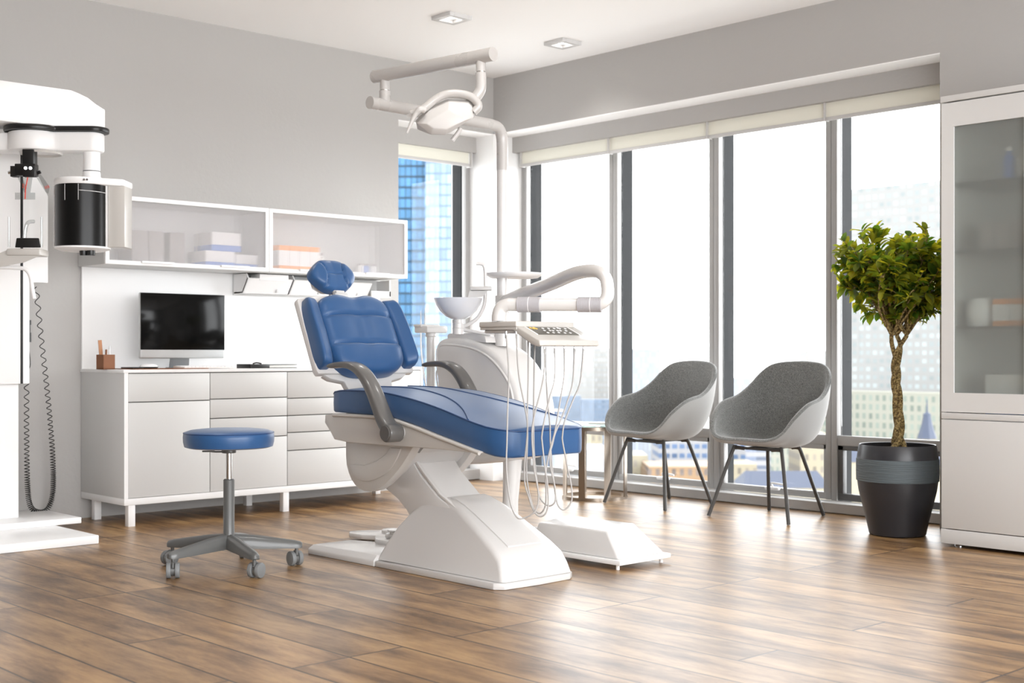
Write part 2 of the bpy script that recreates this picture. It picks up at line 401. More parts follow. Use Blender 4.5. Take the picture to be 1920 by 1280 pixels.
# left narrow window
w = sgroup('window_5', (-7.1, 5.75, .07), 'narrow window in the left wall niche')
obj('frame', join(box(-7.082, -7.04, 6.108, B, .07, Z2, .002), box(-7.082, -7.04, 5.305, 5.345, .07, Z2, .002), box(-7.08, -7.045, 5.345, 6.108, .07, .11, .002)), M_frame, w)
obj('outer_profile', join(box(-7.19, -7.094, 6.11, B, 0, 2.42), box(-7.19, -7.094, 5.305, 5.34, 0, 2.42)), M_fin, w)
obj('pane', box(-7.092, -7.086, 5.3, 6.12, .105, Z2 + .05), M_glass, w)

# roller blinds
bx = [-6.736, -5.892, -5.065, -4.22, -3.392]
bl = ['leftmost cream roller blind of the window wall, next to the corner', 'cream roller blind over the window behind the delivery arm', 'cream roller blind over the window behind the right felt chair', 'rightmost cream roller blind, above the potted tree']
for i in range(4):
    c = ((bx[i] + bx[i + 1]) / 2, 6.37, 2.22)
    t = thing('roller_blind', bl[i], 'blind', c, 'rolled up blinds of the window wall')
    obj('fabric', box(bx[i] + .008, bx[i + 1] - .004, 6.368, 6.372, 2.236, Z2), M_blind, t)
    obj('bottom_rail', box(bx[i] + .004, bx[i + 1] - .004, 6.358, 6.378, 2.218, 2.238, .003), M_rail, t)
    obj('end_bracket', box(bx[i] + .0, bx[i] + .008, 6.352, 6.40, 2.216, Z2), M_rail, t)
t = thing('roller_blind', 'cream roller blind over the narrow left window', 'blind', (-7.0, 5.7, 2.22), 'rolled up blinds of the window wall')
obj('fabric', box(-7.002, -6.998, 5.31, 6.10, 2.24, Z2), M_blind, t)
obj('bottom_rail', box(-7.01, -6.988, 5.31, 6.105, 2.222, 2.242, .003), M_rail, t)
obj('end_bracket', box(-7.03, -6.975, 6.105, 6.115, 2.216, Z2), M_rail, t)

# downlights
def downlight(x, y, label):
    t = thing('downlight', label, 'ceiling light', (x, y, H - .022), 'square downlights')
    h = .083
    o = join(box(x - h, x + h, y - h, y - .052, H - .022, H, .002), box(x - h, x + h, y + .052, y + h, H - .022, H, .002), box(x - h, x - .052, y - .052, y + .052, H - .022, H), box(x + .052, x + h, y - .052, y + .052, H - .022, H))
    obj('trim', o, M_plas2, t)
    obj('lens', lathe([(0, -.004), (.046, -.004), (.046, 0), (0, 0)], (x, y, H), 32), M_lens, t)
downlight(-5.70, 4.84, 'square downlight in the ceiling, left one, above the lamp arm')
downlight(-5.70, 5.74, 'square downlight in the ceiling, right one, nearer the window wall')

# ================================================================ CABINETS ON THE LEFT WALL
XF = -6.28
cols = [3.12, 3.618, 4.111, 4.605, 5.10]
t = thing('sideboard', 'long white sideboard with grey drawer fronts on short square feet', 'cabinet', (-6.53, 4.11, 0))
obj('carcass', join(box(A + .004, XF - .022, 3.14, 5.08, .145, .793)), M_gap, t)
obj('side_panel', box(A + .004, XF, 3.12, 3.142, .145, .795, .001), M_front, t)
obj('side_panel', box(A + .004, XF, 5.078, 5.10, .145, .795, .001), M_front, t)
obj('front_edge_strip', box(XF, XF + .002, 3.12, 3.142, .145, .795), M_edge, t)
obj('base_frame', join(box(A + .004, XF + .002, 3.12, 5.10, .111, .145, .001)), M_edge, t)
for y in (3.145, 4.085, 5.03):
    for x in (XF - .04, A + .08):
        obj('foot', box(x, x + .038, y, y + .038, 0, .112, .001), M_edge, t)
def fronts(y0, y1, zs, names):
    g = .0025
    for (z0, z1), n in zip(zip(zs, zs[1:]), names):
        obj(n, box(XF - .02, XF, y0 + g, y1 - g, z0 + g, z1 - g, .001), M_front, t)
fronts(3.142, cols[1], [.145, .643, .793], ['door', 'drawer'])
fronts(cols[1], cols[2], [.145, .43, .543, .648, .793], ['door', 'drawer', 'drawer', 'drawer'])
fronts(cols[2], cols[3], [.145, .344, .446, .543, .641, .793], ['drawer'] * 5)
fronts(cols[3], 5.078, [.145, .344, .446, .543, .641, .793], ['drawer'] * 5)
ZC = .812
solo('worktop', box(A + .004, XF + .004, 3.115, 5.105, .795, ZC, .0015), M_edge, 'thin white worktop running along the whole sideboard', 'worktop')
solo('splashback_panel', box(A + .003, A + .018, 3.12, 5.14, ZC, 1.366), M_edge, 'glossy white wall panel between worktop and wall cabinet', 'wall panel')

# wall cabinet
UX = -6.46; uy0, uy1, uz0, uz1 = 3.105, 5.12, 1.367, 1.732
t = thing('wall_cabinet', 'long white wall cabinet with two frosted glass doors', 'cabinet', (-6.62, 4.11, uz0))
obj('carcass', join(box(A + .004, UX - .022, uy0, uy1, uz0, uz0 + .018), box(A + .004, UX - .022, uy0, uy1, uz1 - .018, uz1), box(A + .004, UX - .022, uy0, uy0 + .018, uz0 + .018, uz1 - .018), box(A + .004, UX - .022, uy1 - .018, uy1, uz0 + .018, uz1 - .018), box(A + .004, A + .012, uy0 + .018, uy1 - .018, uz0 + .018, uz1 - .018), box(A + .012, UX - .022, 4.097, 4.115, uz0 + .018, uz1 - .018)), M_front, t)
for (a, b_) in ((uy0, 4.104), (4.108, uy1)):
    f = .022
    d = obj('door', join(box(UX - .02, UX, a, b_, uz0, uz0 + f, .001), box(UX - .02, UX, a, b_, uz1 - f, uz1, .001), box(UX - .02, UX, a, a + f, uz0 + f, uz1 - f), box(UX - .02, UX, b_ - f, b_, uz0 + f, uz1 - f)), M_edge, t)
    obj('frosted_pane', box(UX - .012, UX - .007, a + f, b_ - f, uz0 + f, uz1 - f), M_frost, d)
    for (h0, h1) in ((a + .20, a + .39), (a + .68, a + .86)):
        obj('handle', join(box(UX, UX + .018, h0, h1, uz0 + .012, uz0 + .024, .002)), M_edge, d)
ub = uz0 + .019
def carton(y0, y1, z0, z1, m1, m2, label, grp, band='low', x0=-6.72, x1=-6.56, cat='box', nm='carton'):
    t = thing(nm, label, cat, ((x0 + x1) / 2, (y0 + y1) / 2, z0), grp)
    h = z1 - z0
    if band == 'low':
        obj('body', box(x0, x1, y0, y1, z0 + h * .32, z1, .002), m1, t)
        obj('printed_band', box(x0, x1, y0, y1, z0, z0 + h * .32, .001), m2, t)
    elif band == 'both':
        obj('body', box(x0, x1, y0, y1, z0 + h * .2, z1 - h * .2), m1, t)
        obj('printed_band', box(x0, x1, y0, y1, z0, z0 + h * .2, .001), m2, t)
        obj('printed_band', box(x0, x1, y0, y1, z1 - h * .2, z1, .001), m2, t)
    return t
for y0, y1, s in ((3.30, 3.395, 'leftmost'), (3.40, 3.49, 'middle'), (3.525, 3.615, 'rightmost')):
    g = thing('file_box', s + ' of the three grey upright file boxes behind frosted glass', 'file box', (-6.63, (y0 + y1) / 2, ub), 'grey file boxes in the wall cabinet')
    obj('body', box(-6.72, -6.55, y0, y1, ub, 1.565, .003), M_greybox, g)
carton(3.75, 3.94, ub, 1.478, M_whitebox, M_bluebox, 'white carton with blue band, lower left of the cabinet stack', 'blue and white cartons in the wall cabinet')
carton(3.948, 4.088, ub, 1.465, M_whitebox, M_bluebox, 'white carton with blue band, lower right of the cabinet stack', 'blue and white cartons in the wall cabinet')
carton(3.79, 3.98, 1.479, 1.585, M_whitebox, M_bluebox, 'white carton with blue band, on top of the cabinet stack', 'blue and white cartons in the wall cabinet')
for k in range(4):
    y = 4.235 + k * .073
    carton(y, y + .070, ub, 1.535, M_whitebox, M_orange, ['leftmost', 'second from left', 'third from left', 'rightmost'][k] + ' of the orange banded cartons in the wall cabinet', 'orange cartons in the wall cabinet', 'both')
for k, (y, m_) in enumerate(((4.56, M_whitebox), (4.86, M_whitebox), (4.90, M_bluebox), (4.96, M_whitebox))):
    t = thing('bottle', ['white bottle beside the orange cartons', 'small white bottle left of the blue one in the wall cabinet', 'small blue bottle in the wall cabinet', 'small white bottle at the right end of the wall cabinet'][k], 'bottle', (-6.6, y, ub), 'bottles in the wall cabinet')
    hh = .12 if k == 0 else .07
    obj('body', lathe([(0, 0), (.017, 0), (.017, hh * .75), (.009, hh * .82), (.009, hh * .86), (0, hh * .86)], (-6.6, y, ub), 16), m_, t)
    obj('cap', lathe([(0, hh * .86), (.01, hh * .86), (.01, hh), (0, hh)], (-6.6, y, ub), 16), M_greybox, t)

# organiser rail under the wall cabinet
t = thing('rail_organizer', 'white rail organiser with sloping trays hung under the wall cabinet', 'organiser', (-6.64, 4.6, 1.245))
obj('mounting_rail', box(-6.77, -6.755, 4.05, 5.12, 1.24, 1.365, .002), M_front, t)
for (a, b_) in ((4.05, 4.36), (4.368, 4.66), (4.668, 4.95)):
    tr = obj('tray', join(prism([(-6.755, 1.25), (-6.66, 1.25), (-6.60, 1.335), (-6.607, 1.338), (-6.665, 1.257), (-6.755, 1.257)], 'y', a, b_), prism([(-6.755, 1.25), (-6.66, 1.25), (-6.60, 1.335), (-6.62, 1.362), (-6.755, 1.362)], 'y', a, a + .008)), M_white, t)
    obj('divider', box(-6.72, -6.64, b_ - .09, b_ - .075, 1.257, 1.31, .002), M_plas2, tr)
obj('dispenser_cup', lathe([(0, 0), (.02, 0), (.028, .05), (.028, .056), (0, .056)], (-6.67, 4.14, 1.275), 20), M_plas2, t)
obj('clip_block', box(-6.70, -6.60, 4.13, 4.33, 1.325, 1.362, .003), M_edge, t)
obj('box_holder', join(box(-6.755, -6.62, 4.96, 5.11, 1.25, 1.258), box(-6.755, -6.62, 5.10, 5.11, 1.258, 1.36), box(-6.63, -6.62, 4.96, 5.11, 1.258, 1.29)), M_white, t)

# computer
t = thing('computer_monitor', 'large black-screened all-in-one computer on the white worktop', 'computer', (-6.56, 3.608, ZC))
obj('casing', box(-6.575, -6.552, 3.348, 3.868, .868, 1.228, .008, 3), M_alu, t)
obj('screen', box(-6.552, -6.5495, 3.350, 3.866, .916, 1.226, .001), M_screen, t)
obj('stand', loft([[(-6.60, 3.545, ZC + .006), (-6.60, 3.665, ZC + .006), (-6.594, 3.665, ZC + .006), (-6.594, 3.545, ZC + .006)], [(-6.585, 3.55, .92), (-6.585, 3.66, .92), (-6.577, 3.66, .92), (-6.577, 3.55, .92)]]), M_aludark, t)
obj('stand_foot', box(-6.64, -6.50, 3.545, 3.665, ZC, ZC + .007, .002), M_aludark, t)
t = thing('keyboard', 'slim white keyboard in front of the computer', 'keyboard', (-6.37, 3.645, ZC + .004))
obj('body', prism([(-6.43, ZC + .004), (-6.31, ZC + .004), (-6.31, ZC + .009), (-6.43, ZC + .016)], 'y', 3.48, 3.80, .001), M_woodp if False else M_key, t)
kk = bmesh.new()
for r in range(5):
    for c in range(14):
        x = -6.42 + r * .0215; z = ZC + .0155 - (x + 6.43) * .058
        merge(kk, box(x, x + .017, 3.487 + c * .0222, 3.487 + c * .0222 + .018, z - .001, z + .003))
k_ = obj('keys', kk, M_whitebox, t)
t = thing('computer_mouse', 'white and dark mouse on the wooden desk mat', 'mouse', (-6.38, 3.31, ZC + .004))
obj('body', loft([[(-6.38 + .028 * math.cos(a) * s, 3.31 + .052 * math.sin(a) * s, ZC + .004 + z) for a in [2 * PI * k / 20 for k in range(20)]] for s, z in ((.9, 0), (1, .006), (.95, .014), (.75, .021), (.35, .0245))]), M_whitebox, t)
obj('side_shell', loft([[(-6.38 + .029 * math.cos(a) * s, 3.31 + .053 * math.sin(a) * s, ZC + .004 + z) for a in [2 * PI * k / 20 for k in range(20)]] for s, z in ((.88, .0), (1.0, .006), (1.0, .009))]), M_black, t)
solo('desk_mat', box(-6.56, -6.295, 3.19, 3.62, ZC, ZC + .004, .001), M_woodp, 'thin brown wooden desk mat under the mouse', 'mat')
t = thing('phone', 'flat dark phone lying near the wooden pen cup', 'phone', (-6.40, 3.225, ZC + .004))
obj('body', box(-6.47, -6.33, 3.195, 3.255, ZC + .004, ZC + .012, .003), M_black, t)
# pen cup and what stands in it
cx_, cy_ = -6.50, 3.125
def rotz(bm, c, a): bm.transform(Matrix.Translation(c) @ Matrix.Rotation(a, 4, 'Z') @ Matrix.Translation(-Vector(c))); return bm
cup = join(box(cx_ - .034, cx_ + .034, cy_ - .034, cy_ - .027, ZC, ZC + .078), box(cx_ - .034, cx_ + .034, cy_ + .027, cy_ + .034, ZC, ZC + .078), box(cx_ - .034, cx_ - .027, cy_ - .027, cy_ + .027, ZC, ZC + .078), box(cx_ + .027, cx_ + .034, cy_ - .027, cy_ + .027, ZC, ZC + .078), box(cx_ - .034, cx_ + .034, cy_ - .034, cy_ + .034, ZC, ZC + .006))
solo('pen_cup', rotz(cup, Vector((cx_, cy_, 0)), .12), M_woodp, 'square walnut pen cup at the left end of the worktop', 'pen cup')
rl = box(cx_ - .002, cx_ + .002, cy_ - .012, cy_ + .008, ZC + .0062, ZC + .155, .0005); rl.transform(Matrix.Translation((cx_ - .01, cy_ - .012, ZC)) @ Matrix.Rotation(.09, 4, 'X') @ Matrix.Translation((-cx_, -cy_, -ZC)))
solo('wooden_ruler', rl, mat('light brown wood', (.42, .20, .10), .5), 'brown wooden ruler leaning in the pen cup', 'ruler')
solo('wooden_pencil', cyl((cx_ + .005, cy_ - .002, ZC + .007), (cx_ + .003, cy_ + .002, ZC + .105), .0055, 10), M_woodp, 'short thick brown pencil standing in the pen cup', 'pencil')
pn = thing('pen', 'white pen with a fine silver tip standing in the pen cup', 'pen', (cx_, cy_ + .02, ZC))
obj('barrel', cyl((cx_, cy_ + .018, ZC + .007), (cx_, cy_ + .022, ZC + .105), .0045, 10), M_whitebox, pn)
obj('tip', loft([[(cx_ + r * math.cos(a), cy_ + .022 + dy + r * math.sin(a), ZC + z) for a in [2 * PI * k / 10 for k in range(10)]] for r, z, dy in ((.0045, .105, 0), (.001, .13, .001))]), M_alu, pn)
# notebook
t = thing('notebook', 'closed black and white notebook with a ribbon on the worktop', 'notebook', (-6.40, 4.05, ZC))
obj('pages', box(-6.47, -6.335, 3.905, 4.205, ZC + .003, ZC + .019, .001), M_page, t)
obj('cover', join(box(-6.475, -6.33, 3.90, 4.21, ZC, ZC + .003), box(-6.475, -6.33, 3.90, 4.21, ZC + .019, ZC + .022)), M_black, t)
obj('band', box(-6.476, -6.329, 3.90, 4.025, ZC - .0, ZC + .0235, .001), M_black, t)
obj('ribbon', tube(cr([(-6.40, 3.96, ZC + .026), (-6.40, 3.985, ZC + .031), (-6.39, 4.01, ZC + .026)], 6), .004, 8), M_black, t)

# ================================================================ PANORAMIC X-RAY UNIT (left)
t = thing('dental_xray_machine', 'white panoramic dental x-ray machine with black drum at left', 'x-ray machine', (-6.5, 2.4, 0))
obj('floor_plate', join(box(A + .004, -5.83, 1.6, 2.77, 0, .04, .004)), M_edge, t)
obj('column_foot', box(A + .004, -6.3, 1.6, 2.90, .04, .07, .003), M_edge, t)
obj('column', box(-6.74, -6.50, 2.1, 2.661, .07, 2.05, .003), M_edge, t)
obj('carriage_panel', prism([(2.0, 1.257), (2.813, 1.257), (2.813, 1.70), (2.735, 1.855), (2.0, 1.855)], 'x', -6.60, -6.50, .002), M_edge, t)
obj('lower_panel', box(-6.50, -6.46, 2.0, 2.70, .745, 1.86, .002), M_edge, t)
obj('front_panel', box(-6.46, -6.445, 2.0, 2.648, .745, 1.9, .001), M_white, t)
obj('rail_slot', box(-6.46, -6.443, 2.650, 2.660, .745, 2.0), M_black, t)
# overhead arm, front edge chamfered, right end rounded
def arm_outline(top, r):
    pts = [(1.7, 1.968), (2.882, 1.968)]
    y0 = 2.882
    if r: pts += [(y0, 2.088), (y0 - .03, 2.118), (y0 - .065, 2.14), (y0 - .11, 2.155), (y0 - .15, top), (1.7, top)]
    else: pts += [(y0, 2.084), (y0 - .03, 2.086), (y0 - .065, 2.087), (y0 - .11, 2.088), (y0 - .15, 2.088), (1.7, 2.088)]
    return pts
oa, ob = arm_outline(2.165, True), arm_outline(2.088, False)
arm = loft([[(-6.76, y, z) for y, z in oa], [(-6.05, y, z) for y, z in oa], [(-6.0, y, z) for y, z in ob]])
bevel(arm, .004, 2, 30)
obj('overhead_arm', arm, M_edge, t)
gc = at(66, 255, 6.2); ge = at(186, 255, 6.2); gl = at(-60, 255, 6.2)
def plan(z0, z1, rb, wbar, ext, m, nm, left=True, b=.006):
    d = (ge - gc); d.z = 0; L_ = d.length; d.normalize(); n = Vector((-d.y, d.x, 0))
    pts = []
    end = L_ + ext
    a0 = math.asin(min(.99, wbar / rb))
    # circle part with a bar towards the drum
    for k in range(25):
        a = a0 + (2 * PI - 2 * a0) * k / 24
        pts.append(gc + d * (rb * math.cos(a)) + n * (rb * math.sin(a)))
    pts.append(gc + d * (rb * 1.15) - n * wbar)
    for k in range(13):
        a = -PI / 2 + PI * k / 12
        pts.append(gc + d * (end - wbar * .8 + wbar * .8 * math.cos(a)) + n * (wbar * math.sin(a)))
    pts.append(gc + d * (rb * 1.15) + n * wbar)
    return obj(nm, prism([(p.x, p.y) for p in pts], 'z', z0, z1, b), m, t)
plan(1.942, 1.966, .142, .075, .045, M_black, 'black_gasket')
g_ = plan(1.85, 1.942, .125, .062, .022, M_edge, 'rotating_gantry', b=.012)
obj('gantry_left_arm', obox((gc + gl) / 2 + Vector((0, 0, 1.895 - gc.z)), RT, .36, .12, .085, .01), M_edge, t)
obj('underside_dish', lathe([(0, .0), (.085, .0), (.095, -.012), (.1, 0), (0, .004)], (gc.x + .02, gc.y + .02, 1.852), 36), M_cream, t)
dc = at(155, 410, 6.2); DX, DY = dc.x, dc.y
cc = at(172, 300, 6.2)
obj('drum_neck', lathe([(0, 1.85), (.039, 1.85), (.039, 1.756), (.0395, 1.756), (.04, 1.755), (.041, 1.735), (.055, 1.722), (.075, 1.714), (0, 1.714)], (cc.x, cc.y, 0), 32), M_edge, t)
obj('neck_seam', lathe([(.0395, 1.762), (.0402, 1.762), (.0402, 1.759), (.0395, 1.759)], (cc.x, cc.y, 0), 32), M_black, t)
FWd = Vector((FW.x, FW.y, 0))
def hpt(r, f): # offset from the drum centre: right r, away f
    p = dc + RT * r + FWd * f; return (p.x, p.y)
cap_pts = [hpt(.13 * math.cos(a), .13 * math.sin(a)) for a in [PI + PI * k / 16 for k in range(17)]][:-3] + [hpt(.205, -.015), hpt(.205, .12), hpt(-.13, .12)]
obj('drum_cap', prism(cap_pts, 'z', 1.688, 1.722, .01), M_edge, t)
obj('drum', lathe([(0, 1.40), (.124, 1.40), (.124, 1.69), (0, 1.69)], (DX, DY, 0), 64), M_drum, t)
obj('drum_base', lathe([(0, 1.376), (.10, 1.382), (.128, 1.392), (.128, 1.40), (0, 1.40)], (DX, DY, 0), 64), M_edge, t)
sp = dc + RT * .166 + FWd * .04
obj('side_panel', obox(Vector((sp.x, sp.y, 1.545)), RT, .08, .12, .29, .003), M_cream, t)
lp = dc + RT * -.129 + FWd * .03
obj('drum_edge_strip', obox(Vector((lp.x, lp.y, 1.545)), RT, .006, .1, .29, .001), M_edge, t)
rp_ = dc + RT * .122 + FWd * -.02
obj('drum_edge_strip', obox(Vector((rp_.x, rp_.y, 1.545)), RT, .006, .03, .29, .001), M_edge, t)
for k in (-.045, .02):
    q = dc + RT * k - FWd * math.sqrt(.1245 ** 2 - k * k)
    obj('marking_line', obox(Vector((q.x, q.y, 1.65)), RT, .0018, .002, .075), M_line, t)
hl = bmesh.new()
for k in range(8):
    r = .024 + k * .012; q = dc + RT * r - FWd * math.sqrt(.1245 ** 2 - r * r); r2 = r + .012; q2 = dc + RT * r2 - FWd * math.sqrt(.1245 ** 2 - r2 * r2)
    merge(hl, tube([(q.x, q.y, 1.658 - k * .0005), (q2.x, q2.y, 1.6575 - k * .0005)], .0014, 6))
obj('marking_line', hl, M_line, t)
for k in (.01, .024):
    q = dc + RT * (.04 + k) - FWd * .128
    obj('screw', cyl((q.x, q.y, 1.705), (q.x + FW.x * -.006, q.y + FW.y * -.006, 1.705), .005, 12), M_chrome, t)
for r_, s_ in ((.02, .018), (.055, .02)):
    q = dc + RT * r_ - FWd * .05
    obj('knob', lathe([(0, 0), (s_ * .9, 0), (s_, .01), (s_, .03), (0, .03)], (q.x, q.y, 1.358), 20), M_black, t)
# positioner hanging from the gantry
bc = at(56, 290, 6.12)
blk = obj('positioner_block', join(obox(at(56, 290, 6.12), RT, .054, .05, .14, .003), obox(at(50, 319, 6.1), RT, .095, .05, .055, .003), obox(at(28, 322, 6.1), RT, .03, .04, .05, .002), obox(at(56, 322, 6.06), RT, .055, .03, .05, .002)), M_black, t)
obj('knob', cyl(at(16, 324, 6.1), at(34, 320, 6.1), .009, 14), M_chrome, blk)
obj('knob', cyl(at(64, 327, 6.1), at(76, 322, 6.1), .008, 14), M_black, blk)
for px in (48, 57): obj('screw', cyl(at(px, 315, 6.04), at(px, 315, 6.02), .007, 12), M_chrome, blk)
def plate(pxs, d, th, m, nm, par):
    P = [at(x, y, d) for x, y in pxs]; Q = [at(x, y, d + th) for x, y in pxs]
    return obj(nm, loft([P, Q]), m, par)
plate([(41, 333), (61, 333), (57, 361), (66, 361), (66, 374), (28, 374), (28, 361), (41, 361)], 6.06, .004, M_clear, 'bite_plate', t)
obj('red_guide_line', tube([at(52, 332, 6.055), at(48, 352, 6.055), at(47, 373, 6.055)], .0025, 8), M_red, t)
plate([(68, 332), (76, 326), (93, 350), (91, 363), (86, 361)], 6.06, .004, M_clear, 'temple_guide', t)
plate([(32, 330), (40, 328), (50, 352), (46, 362)], 6.09, .004, M_clear, 'temple_guide', t)
for k in range(3): obj('red_tick', tube([at(84 + 3 * k, 349 - k, 6.055), at(86 + 3 * k, 354 - k, 6.055)], .0014, 6), M_red, t)
for k in range(3): obj('red_tick', tube([at(42, 345 + 3 * k, 6.055), at(46, 346 + 3 * k, 6.055)], .0014, 6), M_red, t)
# chin rest
ch = obj('chin_rest_shelf', join(obox(at(52, 474, 6.0), RT, .155, .12, .032, .008), loft([[at(x, y, 5.95) for x, y in ((20, 466), (20, 476), (78, 478), (45, 492), (-20, 504), (-20, 482))], [at(x, y, 6.08) for x, y in ((20, 466), (20, 476), (78, 478), (45, 492), (-20, 504), (-20, 482))]])), M_cream, t)
bp_ = loft([[at(x, y, 5.96) for x, y in ((28, 464), (77, 464), (73, 446), (31, 446))], [at(x, y, 6.03) for x, y in ((28, 464), (77, 464), (73, 446), (31, 446))]]); bevel(bp_, .004, 2)
obj('black_chin_pad', bp_, M_black, t)
obj('grip_tube', tube(cr([at(46, 446, 6.02), at(48, 428, 6.02), at(53, 417, 6.02), at(63, 415, 6.0)], 6), .0085, 14), M_clear, t)
for px in (17, 78): obj('side_rod', cyl(at(px, 463, 6.04), at(px, 407, 6.04), .005, 10), M_clear, t)
obj('hand_grip', tube(cr([at(-30, 500, 5.98), at(30, 502, 5.98), at(48, 505, 5.98), at(57, 518, 5.98), at(60, 538, 5.98), at(64, 560, 5.98)], 6), .0095, 14), M_edge, t)
# coiled cable on the wall
def cable_pt(s):
    return None
path = cr([(-6.70, 2.835, 1.245), (-6.70, 2.860, 1.0), (-6.70, 2.90, .65), (-6.70, 2.925, .35), (-6.70, 2.925, .16), (-6.70, 2.895, .075), (-6.70, 2.845, .065), (-6.70, 2.805, .10), (-6.70, 2.79, .2), (-6.70, 2.785, .45), (-6.70, 2.785, .80)], 60)
hp = []; ph = 0
N_ = len(path)
acc = 0
for i in range(N_ - 1):
    f_ = i / (N_ - 1)
    # pitch (m per turn): stretched at the top, tight at the bottom
    z = path[i].z
    pitch = .010 + .055 * min(1, max(0, (z - .25) / .9)) if f_ < .6 else .010 + .045 * min(1, max(0, (z - .2) / .6))
    seglen = (path[i + 1] - path[i]).length
    nsub = max(1, int(seglen / pitch * 9))
    for j in range(nsub):
        p = path[i].lerp(path[i + 1], j / nsub); ph += 2 * PI * seglen / nsub / pitch
        tg = (path[i + 1] - path[i]).normalized(); nrm = Vector((1, 0, 0)); side = tg.cross(nrm)
        hp.append(p + nrm * .012 * math.cos(ph) + side * .0125 * math.sin(ph))
obj('coiled_cable', tube(hp, .0024, 6), M_black, t)
obj('cable_lead', tube(cr([(-6.70, 2.785, .80), (-6.69, 2.80, .84), (-6.70, 2.792, .95), (-6.70, 2.788, 1.0)], 6), .0024, 8), M_black, t)
obj('cable_plug', join(cyl((-6.70, 2.79, .955), (-6.70, 2.79, 1.005), .018, 20), cyl((-6.70, 2.79, 1.0), (-6.70, 2.79, 1.045), .014, 20), cyl((-6.70, 2.79, 1.045), (-6.70, 2.79, 1.07), .018, 20)), M_black, t)

# ================================================================ ROLLING STOOL
SX, SY = -4.785, 2.845
t = thing('rolling_stool', 'round blue stool with grey five-star base on casters', 'stool', (SX, SY, 0))
obj('seat', lathe([(0, .505), (.165, .505), (.181, .510), (.186, .53), (.187, .55), (.185, .566), (.180, .571), (.160, .578), (.11, .583), (0, .585)], (SX, SY, 0), 64), M_blue, t)
obj('seat_piping', tube([(SX + .184 * math.cos(a), SY + .184 * math.sin(a), .567) for a in [2 * PI * k / 64 for k in range(64)]], .0028, 8, closed=True), M_pipe, t)
obj('mounting_plate', lathe([(0, .497), (.05, .497), (.05, .505), (0, .505)], (SX, SY, 0), 32), M_stool, t)
obj('height_lever', join(tube(cr([(SX, SY, .489), (SX - .05 * RT.x, SY - .05 * RT.y, .487), (SX - .075 * RT.x, SY - .075 * RT.y, .489)], 6), .004, 10), obox(Vector((SX - .085 * RT.x, SY - .085 * RT.y, .489)), RT, .05, .018, .006, .002), cyl((SX, SY, .482), (SX, SY, .497), .03, 24, .003)), M_stool, t)
obj('gas_lift', cyl((SX, SY, .36), (SX, SY, .482), .0135, 24), M_chrome, t)
obj('column', lathe([(0, .372), (.019, .374), (.023, .370), (.023, .13), (.026, .115), (.026, .10), (0, .10)], (SX, SY, 0), 32), M_stool, t)
for k in range(5):
    a = math.radians(-82 + 72 * k); d = Vector((math.cos(a), math.sin(a), 0)); n = Vector((-d.y, d.x, 0)); c = Vector((SX, SY, 0))
    secs = []
    for s, zt, zb, w_ in ((.0, .148, .085, .024), (.1, .138, .082, .023), (.2, .122, .078, .021), (.27, .110, .076, .020), (.295, .104, .076, .016), (.303, .098, .080, .009)):
        p = c + d * s; sec = []
        for (u, v) in ((-1, 0), (-1, .55), (-.6, .9), (0, 1), (.6, .9), (1, .55), (1, 0)):
            sec.append(p + n * (w_ * u) + Vector((0, 0, zb + (zt - zb) * v)))
        secs.append(sec)
    obj('base_arm', loft(secs), M_stool, t, 50)
    cp = c + d * .28; ca = a + (.9, 2.2, 2.0, .4, 1.1)[k]; cd = Vector((math.cos(ca), math.sin(ca), 0)); cn = Vector((-cd.y, cd.x, 0)); wc = cp + cd * .014 + Vector((0, 0, .031))
    cs = obj('caster', join(cyl(cp + Vector((0, 0, .048)), cp + Vector((0, 0, .079)), .0075, 14), tube([wc - cn * .0075 , wc + cn * .0075], .022, 20), tube(cr([wc + cn * 0 + cd * .02 + Vector((0, 0, .01)), wc + Vector((0, 0, .029)), wc - cd * .02 + Vector((0, 0, .012))], 6), .006, 10)), M_stool, t)
    for sg in (-1, 1):
        q = wc + cn * .017 * sg
        wb = cyl(q - cn * .009, q + cn * .009, .0308, 28, .003)
        obj('wheel', wb, M_caster, cs)

# ================================================================ DENTAL CHAIR
CYc = 3.495
t = thing('dental_chair', 'reclining blue dental chair on a sloping white base', 'dental chair', (-4.1, 3.52, 0))
# base housing (lofted along the outline, narrower at the top)
base_prof = [(-4.43, .028), (-4.377, .112), (-4.326, .178), (-4.257, .244), (-4.205, .278), (-4.15, .299), (-4.08, .309), (-4.02, .300), (-3.97, .282), (-3.90, .247), (-3.80, .192), (-3.72, .147), (-3.672, .112), (-3.650, .070), (-3.636, .028)]
bm = bmesh.new()
def basering(y_in, dz):  # one long side
    return [bm.verts.new((x, y_in(z), z)) for x, z in base_prof]
near = lambda z: 3.335 + .075 * (z / .31) ** 1.2
far = lambda z: 3.725 - .075 * (z / .31) ** 1.2
RA = basering(near, 0); RB = basering(far, 0)
bm.faces.new(RA); bm.faces.new(RB[::-1])
for i in range(len(RA) - 1): bm.faces.new((RA[i], RB[i], RB[i + 1], RA[i + 1]))
bm.faces.new((RA[-1], RB[-1], RB[0], RA[0]))
bmesh.ops.recalc_face_normals(bm, faces=bm.faces)
es = [e for e in bm.edges if ((e.verts[0].co.y < 3.5) == (e.verts[1].co.y < 3.5)) and max(v.co.z for v in e.verts) > .03 and e.calc_face_angle(0) > .5]
bevel(bm, .022, 4, edges=es)
base = obj('base_housing', bm, M_plas, t, 30)
pl = prism([(-3.985, .288), (-3.70, .1385), (-3.703, .1325), (-3.985, .281)], 'y', 3.44, 3.625)
